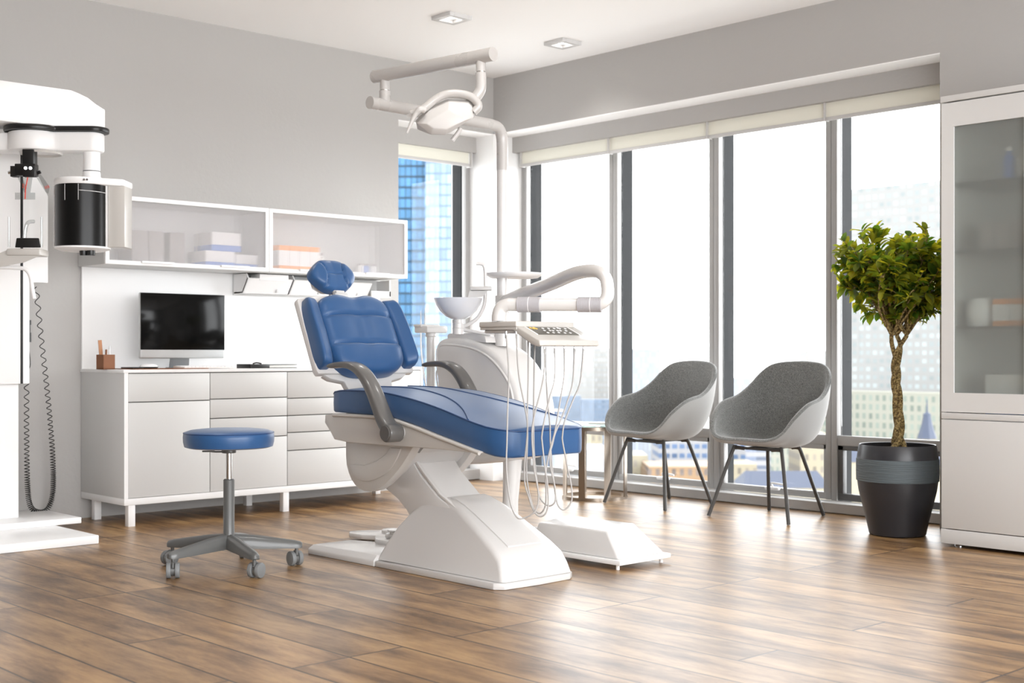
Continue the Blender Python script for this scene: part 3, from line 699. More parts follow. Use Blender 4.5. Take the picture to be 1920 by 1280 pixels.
pl = loft([[(x, y, z) for y in (3.44, 3.625)] + [(x, y, z - .006) for y in (3.625, 3.44)] for x, z in ((-4.06, .3125), (-4.02, .3055), (-3.97, .2875), (-3.90, .2525), (-3.80, .1975), (-3.715, .150))])
obj('raised_cover', pl, M_plas, base)
obj('base_rim', join(prism([(-4.405, 3.318), (-3.665, 3.318), (-3.632, 3.35), (-3.622, 3.52), (-3.632, 3.70), (-3.66, 3.74), (-4.405, 3.74)], 'z', 0, .026, .005), ), M_plas, t)
bp = loft([[(-4.90, 3.315, 0), (-4.412, 3.315, 0), (-4.412, 3.70, 0), (-4.90, 3.56, 0)], [(-4.90, 3.315, .024), (-4.412, 3.315, .024), (-4.412, 3.70, .024), (-4.90, 3.56, .024)], [(-4.885, 3.335, .042), (-4.412, 3.335, .048), (-4.412, 3.68, .048), (-4.885, 3.54, .042)]])
bevel(bp, .004, 2, 20)
obj('floor_plate', bp, M_plas, t)
obj('foot_switch', join(prism([(-4.70, 3.54), (-4.42, 3.52), (-4.42, 3.68), (-4.6, 3.69), (-4.72, 3.66), (-4.78, 3.60)], 'z', .04, .066, .006)), M_plas, t)
sw = (-4.655, 3.625, 0)
obj('foot_switch_ring', lathe([(0, .066), (.046, .066), (.050, .072), (.050, .080), (.046, .086), (.030, .088), (.030, .094), (.038, .096), (.040, .1), (.038, .104), (0, .101)], sw, 36), M_plas, t)
# parallelogram lifting arm
lo1, lo2 = Vector((-4.03, 0, .20)), Vector((-4.42, 0, .50))
ap = [(-4.30, .54), (-4.265, .455), (-4.21, .395), (-4.10, .315), (-3.98, .262), (-4.02, .18), (-4.24, .18), (-4.30, .245), (-4.36, .285), (-4.44, .32), (-4.52, .41), (-4.46, .54)]
la = prism(ap, 'y', 3.40, 3.63, .004)
arm_o = obj('lifting_arm', la, M_plas, t)
obj('arm_cover_rib', prism([(-4.30, .50), (-4.255, .447), (-4.20, .396), (-4.09, .316), (-3.99, .268), (-3.985, .278), (-4.085, .326), (-4.19, .405), (-4.245, .455), (-4.29, .51)], 'y', 3.405, 3.42, .002), M_plas, arm_o)
# round knuckle plates
def disc_out(cx, cz, r, a0, a1, n, sx=1):
    return [(cx + sx * r * math.cos(a0 + (a1 - a0) * k / n), cz + r * math.sin(a0 + (a1 - a0) * k / n)) for k in range(n + 1)]
dpts = [(-4.10, .535)] + [(-4.135, .512), (-4.165, .478), (-4.198, .444), (-4.23, .415), (-4.269, .385), (-4.32, .350), (-4.37, .328), (-4.42, .316), (-4.463, .316), (-4.495, .323), (-4.524, .337), (-4.55, .358), (-4.57, .386), (-4.585, .42), (-4.59, .46), (-4.59, .535)]
for y0, y1, nm in ((3.30, 3.345, 'near'), (3.645, 3.69, 'far')):
    k_ = obj('knuckle_cover', prism(dpts, 'y', y0, y1, .003), M_plas if y0 > 3.5 else M_cream, t)
    if y0 < 3.5:
        gro = [(-4.20, .51), (-4.225, .47), (-4.26, .43), (-4.31, .395), (-4.37, .372), (-4.42, .36), (-4.47, .358), (-4.51, .365), (-4.54, .385), (-4.555, .42), (-4.52, .425), (-4.45, .425), (-4.37, .445), (-4.30, .48), (-4.27, .51)]
        obj('moulded_relief', prism(gro, 'y', 3.293, 3.301, .003), M_cream, k_)
obj('knuckle_core', prism([(-4.56, .52), (-4.55, .42), (-4.49, .35), (-4.40, .345), (-4.30, .40), (-4.22, .46), (-4.18, .52)], 'y', 3.345, 3.645), M_plas2, t)
# seat shell
sh_top = [(-4.665, .632), (-4.60, .640), (-4.35, .642), (-4.19, .634), (-4.03, .606), (-3.92, .582), (-3.80, .558), (-3.66, .529)]
sh_bot = [(-3.66, .522), (-3.80, .524), (-3.92, .525), (-4.10, .524), (-4.30, .522), (-4.50, .522), (-4.598, .530), (-4.625, .560), (-4.668, .598)]
obj('seat_shell', prism([(x, z) for x, z in sh_top] + sh_bot, 'y', 3.245, 3.745, .010, 3), M_cream, t, 45)
for yy in (3.243, 3.747): obj('shell_rim', tube(cr([(x, yy, z - .006) for x, z in sh_top[1:]], 4), .008, 10), M_cream, t)
obj('seat_mechanism', prism([(-4.50, .525), (-4.12, .525), (-4.16, .49), (-4.48, .49)], 'y', 3.36, 3.63), M_plas2, t)
# seat cushion: sections along X
top = [(-4.638, .722), (-4.60, .738), (-4.528, .742), (-4.40, .742), (-4.279, .740), (-4.19, .732), (-4.08, .717), (-4.002, .704), (-3.92, .688), (-3.849, .672), (-3.746, .646), (-3.645, .624), (-3.58, .614), (-3.535, .608)]
bot = [(-4.638, .645), (-4.377, .643), (-4.19, .634), (-4.05, .610), (-3.943, .585), (-3.82, .560), (-3.712, .535), (-3.601, .511), (-3.535, .507)]
def ip(tab, x):
    for (a, za), (b_, zb) in zip(tab, tab[1:]):
        if x <= b_: return za + (zb - za) * (x - a) / (b_ - a)
    return tab[-1][1]
def hw(x):
    w = .238 + .004 * math.sin((x + 4.6) * 2.5)
    xe = -3.535; r = .15
    if x > xe - r:
        q = (x - (xe - r)) / r; w = .238 - .105 * (1 - math.sqrt(max(0, 1 - q ** 2.4)))
    if x < -4.61: w -= .02 * ((-4.61 - x) / .03) ** 2
    return w
xs = [-4.638, -4.63, -4.61, -4.57] + [-4.53 + .035 * k for k in range(24)] + [-3.70, -3.67, -3.64, -3.61, -3.585, -3.565, -3.55, -3.541, -3.5365]
secs = []
def crown(x, v):
    u = v
    b_ = .012 * (1 - u * u)
    # long foot pad sits between two slightly raised hip bolsters
    return b_
for x in xs:
    zt, zb, w_ = ip(top, x), ip(bot, x), hw(x); s = []
    if x > -3.545: zt -= .006; zb += .006
    n = 16
    for k in range(n + 1):
        v = -1 + 2 * k / n; s.append((x, CYc + w_ * v * .992, zt + crown(x, v)))
    for (v, q) in ((1.0, .94), (1.008, .5), (1.0, .08), (.97, .0)): s.append((x, CYc + w_ * v, zb + (zt - zb) * q))
    for (v, q) in ((-.97, .0), (-1.0, .08), (-1.008, .5), (-1.0, .94)): s.append((x, CYc + w_ * v, zb + (zt - zb) * q))
    secs.append(s)
cu = loft(secs)
cush = obj('seat_cushion', cu, M_blue, t, 60)
edge = [(x, CYc - hw(x) * .998, ip(top, x) - .002) for x in xs] + [(x, CYc + hw(x) * .998, ip(top, x) - .002) for x in xs[::-1]]
obj('piping', tube(edge, .0032, 8, closed=True), M_pipe, cush)
def seat_z(x, y): return ip(top, x) + crown(x, (y - CYc) / max(.01, hw(x)))
sm_ = []
for k in range(29):
    f_ = k / 28; x = -4.50 + .76 * f_; y = CYc - .075 - (.163 * max(0, (f_ - .35) / .65) ** 2.2)
    sm_.append((x, y, seat_z(x, y) + .0005))
obj('top_seam', tube(sm_, .0035, 8), M_pipe, cush)
sm2 = [(x, 2 * CYc - y, z) for x, y, z in sm_]
obj('top_seam', tube(sm2, .0035, 8), M_pipe, cush)

# backrest frame: s across (y), t up, n forward
BO = Vector((-4.715, CYc, .80)); tl = math.radians(27)
BU = Vector((-math.sin(tl), 0, math.cos(tl))); BN = Vector((math.cos(tl), 0, math.sin(tl)))
def bk(s, u, n): return BO + Vector((0, s, 0)) + BU * u + BN * n
def pad(s0, s1, t0, t1, nfun, outl, nu=20, nv=20, back=0.0, kq=.22):
    bm = bmesh.new(); G = []
    for j in range(nv + 1):
        row = []
        for i in range(nu + 1):
            a, b_ = -1 + 2 * i / nu, -1 + 2 * j / nv
            # crowd samples towards the border
            a = math.sin(a * PI / 2) * .45 + a * .55; b_ = math.sin(b_ * PI / 2) * .45 + b_ * .55
            x = a * math.sqrt(1 - kq * b_ * b_); y = b_ * math.sqrt(1 - kq * a * a)
            f_ = math.sqrt(1 - kq)
            x = a * (1 - kq * .5 * b_ ** 8); y = b_ * (1 - kq * .5 * a ** 8)
            s = (s0 + s1) / 2 + (s1 - s0) / 2 * x; u = (t0 + t1) / 2 + (t1 - t0) / 2 * y
            s, u = outl(s, u, x, y)
            ed = (1 - abs(a) ** 7) * (1 - abs(b_) ** 7)
            row.append(bm.verts.new(bk(s, u, back + (nfun(s, u, x, y) - back) * (.45 + .55 * ed ** .5))))
        G.append(row)
    for j in range(nv):
        for i in range(nu): bm.faces.new((G[j][i], G[j][i + 1], G[j + 1][i + 1], G[j + 1][i]))
    bd = [G[0][i] for i in range(nu + 1)] + [G[j][nu] for j in range(1, nv + 1)] + [G[nv][i] for i in range(nu - 1, -1, -1)] + [G[j][0] for j in range(nv - 1, 0, -1)]
    lowr = []
    for v in bd:
        r = v.co - BO; n = r.dot(BN); lowr.append(bm.verts.new(v.co - BN * (n - back)))
    m_ = len(bd)
    for k in range(m_): bm.faces.new((bd[k], lowr[k], lowr[(k + 1) % m_], bd[(k + 1) % m_]))
    bm.faces.new(lowr)
    bmesh.ops.recalc_face_normals(bm, faces=bm.faces)
    return bm
# shell plate behind
shp = [(-.262, .0), (-.268, .02), (-.262, .36), (-.255, .372), (-.225, .374), (-.17, .385), (-.1, .392), (0, .382), (.1, .39), (.17, .384), (.225, .372), (.255, .366), (.262, .35), (.268, .02), (.262, .0)]
bsh = loft([[bk(s, u, -.012) for s, u in shp], [bk(s, u, .022) for s, u in shp]]); bevel(bsh, .006, 2, 30)
bs = obj('backrest_shell', bsh, M_plas, t)
nk = loft([[bk(s, u, 0.012) for s, u in ((-.23, .0), (.23, .0), (.20, -.02), (.13, -.035), (.115, -.10), (-.115, -.10), (-.13, -.035), (-.20, -.02))], [bk(s, u, -.022) for s, u in ((-.23, .0), (.23, .0), (.20, -.02), (.13, -.035), (.115, -.10), (-.115, -.10), (-.13, -.035), (-.20, -.02))]])
bevel(nk, .005, 2, 30)
obj('backrest_hinge', nk, M_plas2, t)
def groove(u, c, w): return math.exp(-((u - c) / w) ** 2)
def n_mid(s, u, x, y):
    n = .088 + .010 * math.cos(s * 9) - .007 * groove(s, 0, .035) * (1 if u > .1 else .5)
    n -= .014 * groove(u, .115, .007) + .014 * groove(u, .262, .007)
    if u < .115: n += .012
    return n
def o_mid(s, u, x, y):
    if y > .0: u = u + (.016 * math.cos(abs(s) / .17 * 2 * PI - PI) * -1 + 0) * max(0, y) ** 3 * -1 if False else u + (.013 * math.exp(-((abs(s) - .085) / .05) ** 2)) * max(0, y) ** 3
    if y < 0: u = u + .03 * (abs(x) ** 3) * (-y) ** 3
    s = s * (1 - .10 * max(0, -y) ** 2)
    return s, u
bc_ = obj('backrest_cushion', pad(-.196, .196, -.028, .362, n_mid, o_mid, 30, 40, .02), M_blue, t, 60)
def wingf(sg):
    def f(s, u, x, y): return .090 + .016 * (x * sg) - .012 * max(0, y)
    return f
def wingo(sg):
    def f(s, u, x, y):
        s = s + sg * (.0 - .012 * max(0, y) ** 2) + sg * .006 * (-min(0, y))
        return s, u + .016 * (x * sg) * 0
    return f
obj('side_bolster', pad(-.262, -.190, .018, .36, wingf(-1), wingo(-1), 14, 24, .02, .3), M_blue, t, 60)
obj('side_bolster', pad(.190, .262, .018, .36, wingf(1), wingo(1), 14, 24, .02, .3), M_blue, t, 60)
# headrest
def n_head(s, u, x, y):
    r2 = x * x + y * y
    n = .062 - .012 * r2
    n -= .012 * max(0, 1 - abs(s) / .055) * .6                       # shallow hollow for the neck
    arc = .046 + .030 * y * y
    n -= .010 * groove(abs(s), arc, .0045)
    if abs(s) < arc: n -= .006 * groove(u - HC, 0, .004)
    if abs(s) > arc: n += .006
    return n
HC = .505
def o_head(s, u, x, y):
    return s * (1 - .24 * y * y), HC + (u - HC) * (1 - .45 * abs(x) ** 3.2)
BO_save = BO.copy(); BO = BO + BN * -.02 + Vector((-.03, 0, 0))
obj('headrest', pad(-.122, .122, HC - .084, HC + .084, n_head, o_head, 44, 36, .0, .2), M_blue, t, 60)
obj('headrest_backing', loft([[bk(.085 * x, HC + .062 * y, -.035) for x, y in ((-1, -.6), (-.5, -1), (.5, -1), (1, -.6), (1, .6), (.5, 1), (-.5, 1), (-1, .6))], [bk(.075 * x, HC + .055 * y, -.018) for x, y in ((-1, -.6), (-.5, -1), (.5, -1), (1, -.6), (1, .6), (.5, 1), (-.5, 1), (-1, .6))]]), M_plas, t)
BO = BO_save
def bbox_(s0, s1, u0, u1, n0, n1, b=.004):
    P = [bk(s, u, n) for n in (n0, n1) for s, u in ((s0, u0), (s1, u0), (s1, u1), (s0, u1))]
    bm = loft([P[:4], P[4:]]); bevel(bm, b, 2); return bm
obj('headrest_stem', join(bbox_(-.024, .024, .36, .43, -.008, .006), bbox_(-.022, .022, .41, .50, -.028, -.012), cyl(bk(-.036, .405, -.004), bk(.036, .405, -.004), .014, 20, .003)), M_plas2, t)

# armrests (flat bent bars)
arm_c = [(-4.540, .843), (-4.50, .848), (-4.44, .850), (-4.385, .843), (-4.335, .822), (-4.290, .785), (-4.250, .735), (-4.215, .68), (-4.180, .625), (-4.135, .580)]
def armrest(y0, y1, dx=0):
    C_ = cr([(x + dx, 0, z) for x, z in arm_c], 5); n = len(C_); secs = []
    for i, p in enumerate(C_):
        tg = (C_[min(i + 1, n - 1)] - C_[max(i - 1, 0)]).normalized(); nn = Vector((-tg.z, 0, tg.x))
        f_ = i / (n - 1); h = .0105 + .0165 * f_
        if i < 3: h *= (.55, .85, .97)[i]
        s = []
        for k in range(16):
            a = 2 * PI * k / 16; ca, sa = math.cos(a), math.sin(a)
            u = math.copysign(abs(ca) ** .55, ca); v = math.copysign(abs(sa) ** .55, sa)
            yy = (y0 + y1) / 2 + (y1 - y0) / 2 * u
            q = p + nn * (h * v); s.append((q.x, yy, q.z))
        secs.append(s)
    bm = loft(secs)
    e = C_[-1]
    merge(bm, cyl((e.x, y0, e.z), (e.x, y1, e.z), .037, 32, .006))
    return bm
an = obj('armrest', armrest(3.165, 3.235), M_grey, t, 50)
obj('pivot_cap', cyl((-4.135, 3.160, .580), (-4.135, 3.166, .580), .030, 32), M_greycap, an)
af = obj('armrest', armrest(3.775, 3.845, -.12), M_grey, t, 50)
obj('pivot_cap', cyl((-4.255, 3.844, .580), (-4.255, 3.850, .580), .030, 32), M_greycap, af)
obj('armrest_bracket', join(cyl((-4.135, 3.23, .58), (-4.135, 3.26, .58), .025, 20), cyl((-4.255, 3.74, .58), (-4.255, 3.78, .58), .025, 20)), M_plas2, t)

# foot control standing behind the base
fc = thing('foot_control', 'low white multi-pedal foot control behind the chair base', 'foot pedal', (-5.0, 3.87, 0))
obj('pedal_plate', prism([(-5.17, 3.74), (-5.12, 3.70), (-5.02, 3.70), (-4.75, 3.88), (-4.70, 4.0), (-4.82, 4.06), (-5.0, 3.96), (-5.14, 3.82)], 'z', .012, .036, .007), M_plas, fc)
obj('pedal_foot', prism([(-5.10, 3.76), (-4.98, 3.75), (-4.80, 3.90), (-4.84, 3.99), (-5.02, 3.92)], 'z', 0, .013), M_cream, fc)
obj('rear_pedal', lathe([(0, .036), (.06, .036), (.062, .046), (.055, .052), (.03, .056), (.028, .066), (.014, .07), (0, .071)], (-4.86, 3.93, 0), 32), M_plas, fc)
obj('side_pedal', lathe([(0, .036), (.045, .036), (.047, .05), (.04, .055), (0, .056)], (-4.97, 3.84, 0), 32), M_plas, fc)

# ================================================================ FLOOR JUNCTION BOX
t = thing('junction_box', 'white wedge-topped floor utility box on small feet', 'utility box', (-3.93, 4.15, 0))
obj('tray', box(-4.20, -3.625, 3.985, 4.31, .022, .042, .004), M_edge, t)
hb = loft([[(-4.17, 4.00, .042), (-3.645, 4.00, .042), (-3.645, 4.295, .042), (-4.17, 4.295, .042)], [(-4.15, 4.025, .150), (-3.735, 4.025, .150), (-3.76, 4.225, .165), (-4.15, 4.225, .165)]])
bevel(hb, .010, 3, 20)
obj('housing', hb, M_plas, t)
for x in (-4.17, -3.66):
    for y in (4.01, 4.285): obj('foot', cyl((x, y, 0), (x, y, .024), .008, 12), M_edge, t)
obj('connection_spout', cyl((-4.22, 4.06, .10), (-4.14, 4.08, .10), .02, 16), M_edge, t)

# ================================================================ DENTAL UNIT (spittoon column)
PX, PY = -4.455, 4.09
t = thing('dental_unit', 'white spittoon unit with glass bowl beside the dental chair', 'dental unit', (PX, PY, 0))
body = [(-4.80, .80), (-4.805, .90), (-4.79, .945), (-4.755, .965), (-4.70, .970), (-4.60, .966), (-4.50, .945), (-4.41, .91), (-4.34, .865), (-4.28, .80), (-4.235, .73), (-4.21, .65), (-4.205, .56), (-4.23, .48), (-4.30, .42), (-4.60, .38), (-4.72, .42), (-4.765, .50), (-4.775, .60), (-4.77, .70)]
bd_ = [Vector((x, 0, z)) for x, z in body]
bsm = cr(bd_, 3, closed=True)
bo = obj('body', prism([(p.x, p.z) for p in bsm], 'y', 3.97, 4.20, .028, 4), M_plas, t, 50)
seam = [(-4.776, .83), (-4.778, .90), (-4.765, .928), (-4.735, .937), (-4.65, .935), (-4.573, .927), (-4.50, .913), (-4.435, .89), (-4.38, .86), (-4.335, .825), (-4.295, .785), (-4.268, .745), (-4.248, .68), (-4.240, .60)]
ss = cr([(x, 0, z) for x, z in seam], 3)
obj('front_panel', prism([(p.x + .004, p.z - .004) for p in ss] + [(-4.25, .52), (-4.33, .46), (-4.6, .43), (-4.73, .47), (-4.755, .60)], 'y', 3.962, 3.975, .004, 2), M_plas, t, 50)
obj('panel_bead', tube([(p.x, 3.966, p.z) for p in ss], .006, 10), M_plas, t)
obj('top_deck', prism([(-4.74, .965), (-4.74, .985), (-4.72, .993), (-4.52, .993), (-4.47, .975), (-4.46, .945)], 'y', 3.995, 4.16, .006, 2), M_plas, t)
obj('leg', tube([(PX + .03, PY + .01, 0), (PX + .045, PY + .01, .22), (PX + .06, PY + .01, .42)], .03, 24, rs=[.046, .036, .045]), M_plas, t)
obj('link_bracket', loft([[(-4.42, 3.66, .44), (-4.42, 3.66, .50), (-4.36, 3.66, .50), (-4.36, 3.66, .44)], [(-4.42, 3.99, .50), (-4.42, 3.99, .56), (-4.30, 3.99, .56), (-4.30, 3.99, .50)]]), M_plas, t)
obj('pole', tube([(PX, PY, .93), (PX, PY, 1.03)], .036, 32), M_plas, t)
lpth = [Vector((PX, PY, z)) for z in (1.03, 1.3, 1.76)] + [Vector((PX, PY, 1.88)), Vector((PX + .002, PY - .02, 1.93)), Vector((PX + .006, PY - .055, 1.952))]
lpth = [Vector((PX, PY, 1.03)), Vector((PX, PY, 1.70))]
obj('pole', tube([(PX, PY, .98), (PX, PY, 1.745)], .0255, 32), M_plas, t)
# bowl with stem
bwc = at(859, 560, 6.0); BX, BY = bwc.x, bwc.y
obj('spittoon_bowl', lathe([(.0, 1.052), (.02, 1.052), (.035, 1.055), (.06, 1.068), (.085, 1.092), (.103, 1.12), (.114, 1.150), (.110, 1.151), (.099, 1.123), (.081, 1.097), (.057, 1.074), (.03, 1.062), (0, 1.060)], (BX, BY, 0), 48), mat('glazed bowl', (.80, .83, .88), .06, coat=1.0), t)
obj('bowl_stem', lathe([(0, .985), (.026, .985), (.026, 1.01), (.024, 1.012), (.026, 1.014), (.026, 1.035), (.022, 1.037), (.022, 1.054), (0, 1.054)], (BX, BY, 0), 28), M_plas, t)
fp = lambda px, py, d=6.0: at(px, py, d)
obj('bowl_faucet', tube(cr([fp(866, 612), fp(880, 607), fp(896, 595), fp(907, 574), fp(910, 550), fp(910, 520), fp(909, 502), fp(904, 495), fp(893, 494)], 6), .0085, 14), M_plas, t)
obj('faucet_paddle', join(obox(fp(902, 541), RT, .10, .07, .018, .006), loft([[fp(x, y, 5.98) for x, y in ((880, 545), (915, 545), (905, 556), (877, 560))], [fp(x, y, 6.03) for x, y in ((880, 545), (915, 545), (905, 556), (877, 560))]])), M_plas2, t)
obj('water_pipe', tube(cr([fp(864, 617), fp(885, 621), fp(920, 627)], 5), .008, 12), M_plas2, t)
# round instrument tray on the pole
rc = Vector((PX, PY, 1.252)) + RT * .055
obj('round_tray', lathe([(0, 0), (.11, 0), (.132, .014), (.135, .022), (.130, .022), (.108, .006), (0, .006)], (rc.x, rc.y, 1.246), 48), M_edge, t)
# assistant side: post, small tray and two hoses
ac = at(808, 616, 6.3)
ast = obj('assistant_post', join(lathe([(0, .40), (.021, .40), (.021, .975), (.026, .98), (.026, .995), (0, .995)], (ac.x, ac.y, 0), 28), obox(Vector((ac.x + .10, ac.y - .01, .50)), (1, 0, 0), .20, .05, .05, .008)), M_plas, t)
asx = obj('assistant_tray', join(obox(Vector((ac.x, ac.y, 1.012)), (1, 0, 0), .10, .13, .034, .008), obox(Vector((ac.x - .02, ac.y - .01, 1.03)), (1, 0, 0), .055, .12, .012, .003)), M_plas, t)
for k, (px, top_) in enumerate(((789, 583), (797, 577))):
    obj('suction_tip', tube([at(px, 608, 6.25), at(px, top_, 6.25)], .003, 8, rs=[.004, .0015]), M_edge, asx)
obj('hose', tube(cr([at(789, 624, 6.25), at(790, 660, 6.25), at(795, 700, 6.25), at(801, 735, 6.25)], 5), .0038, 8), M_edge, asx)
obj('hose', tube(cr([at(822, 690, 6.25), at(818, 700, 6.25), at(822, 730, 6.25)], 5), .0038, 8), M_edge, asx)

# ================================================================ OPERATING LIGHT on the pole
t = thing('operating_light', 'white operating lamp with folding tube arms above the chair', 'dental lamp', (PX, PY, 1.745))
hz = 1.945
eA = at(693, 193, 5.45); eA.z = hz
pth = [(PX, PY, 1.745), (PX, PY, 1.86), (PX + .001, PY - .006, 1.905), (PX + .004, PY - .028, 1.935), (PX + .006, PY - .07, hz), (PX + .02, PY - .2, hz), tuple(eA)]
obj('lower_arm', tube(cr(pth, 6), .0265, 32), M_tube, t)
j1 = eA + (Vector((PX, PY, hz)) - eA).normalized() * .085
uz = 2.072
e1 = at(703, 150, 5.5); e2 = at(925, 98, 5.12); e1.z = uz; e2.z = uz
e1 = Vector((j1.x, j1.y, uz)) + (e1 - e2).normalized() * .06
obj('upper_arm', tube([e1, e2], .0275, 32), M_tube, t)
obj('joint_tube', join(cyl(Vector((j1.x, j1.y, hz)), Vector((j1.x, j1.y, hz + .06)), .0235, 24), cyl(Vector((j1.x, j1.y, hz + .064)), Vector((j1.x, j1.y, uz)), .0205, 24)), M_tube, t)
obj('joint_ring', cyl(Vector((j1.x, j1.y, hz + .059)), Vector((j1.x, j1.y, hz + .066)), .018, 24), M_chrome, t)
j2 = e2 + (e1 - e2).normalized() * .065
obj('drop_tube', join(cyl(j2, Vector((j2.x, j2.y, 2.012)), .0195, 24), tube(cr([Vector((j2.x, j2.y, 2.007)), Vector((j2.x, j2.y, 1.955)), Vector((j2.x, j2.y, 1.93)) - RT * .006, Vector((j2.x, j2.y, 1.90)) - RT * .03, Vector((j2.x, j2.y, 1.885)) - RT * .055], 6), .0215, 24)), M_tube, t)
obj('joint_ring', cyl(Vector((j2.x, j2.y, 2.006)), Vector((j2.x, j2.y, 2.013)), .017, 24), M_chrome, t)
ld = 5.12
def lp_(px, py, d=ld): return at(px, py, d)
# yoke, housing, faceted reflector cover, grips
obj('yoke', tube(cr([lp_(771, 214), lp_(795, 203), lp_(815, 187), lp_(835, 177), lp_(858, 175), lp_(880, 180), lp_(893, 190), lp_(897, 200), lp_(888, 210)], 6), .016, 16, rs=None), M_tube, t)
obj('lamp_housing', loft([[lp_(x, y, ld + .10) for x, y in ((785, 222), (803, 198), (830, 182), (872, 180), (888, 192), (886, 212), (850, 240), (800, 240))], [lp_(x, y, ld + .03) for x, y in ((781, 228), (806, 196), (836, 180), (878, 182), (893, 196), (889, 218), (846, 248), (794, 246))]]), M_tube, t)
fct = loft([[lp_(x, y, ld + .04) for x, y in ((779, 226), (800, 200), (838, 184), (880, 186), (892, 200), (889, 218), (842, 251), (782, 243))],
            [lp_(x, y, ld - .01) for x, y in ((781, 231), (805, 208), (842, 190), (878, 193), (887, 204), (887, 221), (836, 253), (808, 253))],
            [lp_(x, y, ld - .035) for x, y in ((800, 232), (812, 222), (842, 205), (850, 212), (868, 220), (872, 226), (838, 242), (812, 240))]])
bevel(fct, .004, 2, 15)
obj('reflector_cover', fct, M_lamp, t, 30)
obj('grip_handle', tube(cr([lp_(796, 207, ld - .02), lp_(788, 205, ld - .03), lp_(780, 213, ld - .03), lp_(772, 228, ld - .03), lp_(763, 249, ld - .03)], 6), .01, 14, rs=[.013] * 8 + [.0125 - .0005 * k for k in range(17)]), M_tube, t)
obj('grip_handle', tube(cr([lp_(864, 240, ld + .03), lp_(858, 250, ld + .03), lp_(848, 263, ld + .03)], 6), .009, 14), M_tube, t)
obj('wing_guard', loft([[lp_(x, y, ld + .05) for x, y in ((762, 215), (800, 198), (796, 204), (770, 222), (763, 220))], [lp_(x, y, ld + .09) for x, y in ((762, 215), (800, 198), (796, 204), (770, 222), (763, 220))]]), M_plas2, t)

# ================================================================ INSTRUMENT DELIVERY TRAY on its arm
t = thing('instrument_delivery_unit', 'instrument tray with control panel and hanging hoses on a looped arm', 'dental instrument tray', (-3.6, 3.45, 1.0))
up = cr([(PX + .01, PY + .005, 1.128), (PX + .16, PY - .07, 1.148), at(1030, 533, 5.35), at(1075, 514, 5.1), at(1103, 508, 4.98), at(1122, 510, 4.92), at(1135, 521, 4.88), at(1139, 540, 4.86), at(1138, 556, 4.85), at(1130, 567, 4.85), at(1112, 571.5, 4.86), at(1090, 572, 4.87)], 6)
obj('spring_arm', tube(up, .025, 28, rs=[.033 - .009 * min(1, i / (len(up) * .45)) for i in range(len(up))]), M_plas, t)
fa, fb = at(1110, 571, 4.86), at(966, 571, 4.93)
fw_ = obj('forearm', tube(cr([fa, fa.lerp(fb, .5), fb, fb + (fb - fa).normalized() * .03, fb + (fb - fa).normalized() * .055 - Vector((0, 0, .012)), fb + (fb - fa).normalized() * .066 - Vector((0, 0, .04)), fb + (fb - fa).normalized() * .066 - Vector((0, 0, .062))], 8), .0245, 28), M_plas, t)
def ribbed(p, q):
    n = 22; d_ = []
    bm = bmesh.new(); pts = []; rs = []
    for k in range(n * 4 + 1):
        pts.append(p.lerp(q, k / (n * 4))); rs.append(.0285 + (.0008 if k % 4 in (1, 2) else 0))
    return tube(pts, .029, 28, rs=rs)
def along(px): return fb.lerp(fa, (px - 966) / (1110 - 966.))
g1 = obj('ribbed_grip', ribbed(along(971), along(1014)), M_ring, t)
obj('seam_ring', tube([along(992), along(993.2)], .0298, 28), M_edge, g1)
g2 = obj('ribbed_grip', ribbed(along(1084), along(1128)), M_ring, t)
obj('seam_ring', tube([along(1107), along(1108.2)], .0298, 28), M_edge, g2)
obj('pole_collar', cyl((PX, PY, 1.085), (PX, PY, 1.165), .034, 28, .004), M_plas, t)
# tray body
TZ = 1.018
tb = box(-3.745, -3.535, 3.315, 3.625, .996, TZ, .005, 3)
obj('tray_top', tb, M_cream, t)
obj('tray_lip', box(-3.742, -3.538, 3.319, 3.621, .986, .996, .002), M_cream, t)
obj('tray_bottom', box(-3.73, -3.55, 3.33, 3.61, .974, .986, .004), M_cream, t)
pf = [(-3.60, 1.000), (-3.545, 1.000), (-3.435, .952), (-3.418, .946), (-3.414, .926), (-3.43, .922), (-3.46, .930), (-3.565, .985), (-3.60, .985)]
hd = obj('console', prism(pf, 'y', 3.322, 3.640, .005, 3), M_cream, t, 40)
sl = Vector((.110, 0, -.048)).normalized(); sn = Vector((-sl.z, 0, sl.x))
sn = Vector((.048, 0, .110)).normalized()
def cp(u, y, n=0): return Vector((-3.545, 0, 1.000)) + sl * u + Vector((0, y, 0)) + sn * n
def cplate(u0, u1, y0, y1, n0, n1): return loft([[cp(u0, y0, n0), cp(u1, y0, n0), cp(u1, y1, n0), cp(u0, y1, n0)], [cp(u0, y0, n1), cp(u1, y0, n1), cp(u1, y1, n1), cp(u0, y1, n1)]])
kp = obj('control_panel', cplate(.012, .082, 3.365, 3.582, 0, .0015), M_panel, hd)
obj('panel_border', join(cplate(.010, .083, 3.358, 3.365, 0, .002), cplate(.010, .083, 3.582, 3.589, 0, .002)), M_edge, hd)
bt = bmesh.new()
for (u, y) in [(.025, 3.44), (.025, 3.47), (.025, 3.50), (.024, 3.53), (.025, 3.56), (.046, 3.43), (.045, 3.46), (.046, 3.475), (.045, 3.50), (.046, 3.515), (.046, 3.545), (.066, 3.43), (.066, 3.46), (.064, 3.49), (.067, 3.52), (.066, 3.55), (.019, 3.525)]:
    c0 = cp(u, y, .0016); e1_ = [c0 + sl * .0052 * math.cos(a) + Vector((0, 1, 0)) * .0062 * math.sin(a) for a in [2 * PI * k / 12 for k in range(12)]]
    merge(bt, loft([e1_, [p + sn * .001 for p in e1_]]))
obj('buttons', bt, M_whitebox, kp)
bt = bmesh.new()
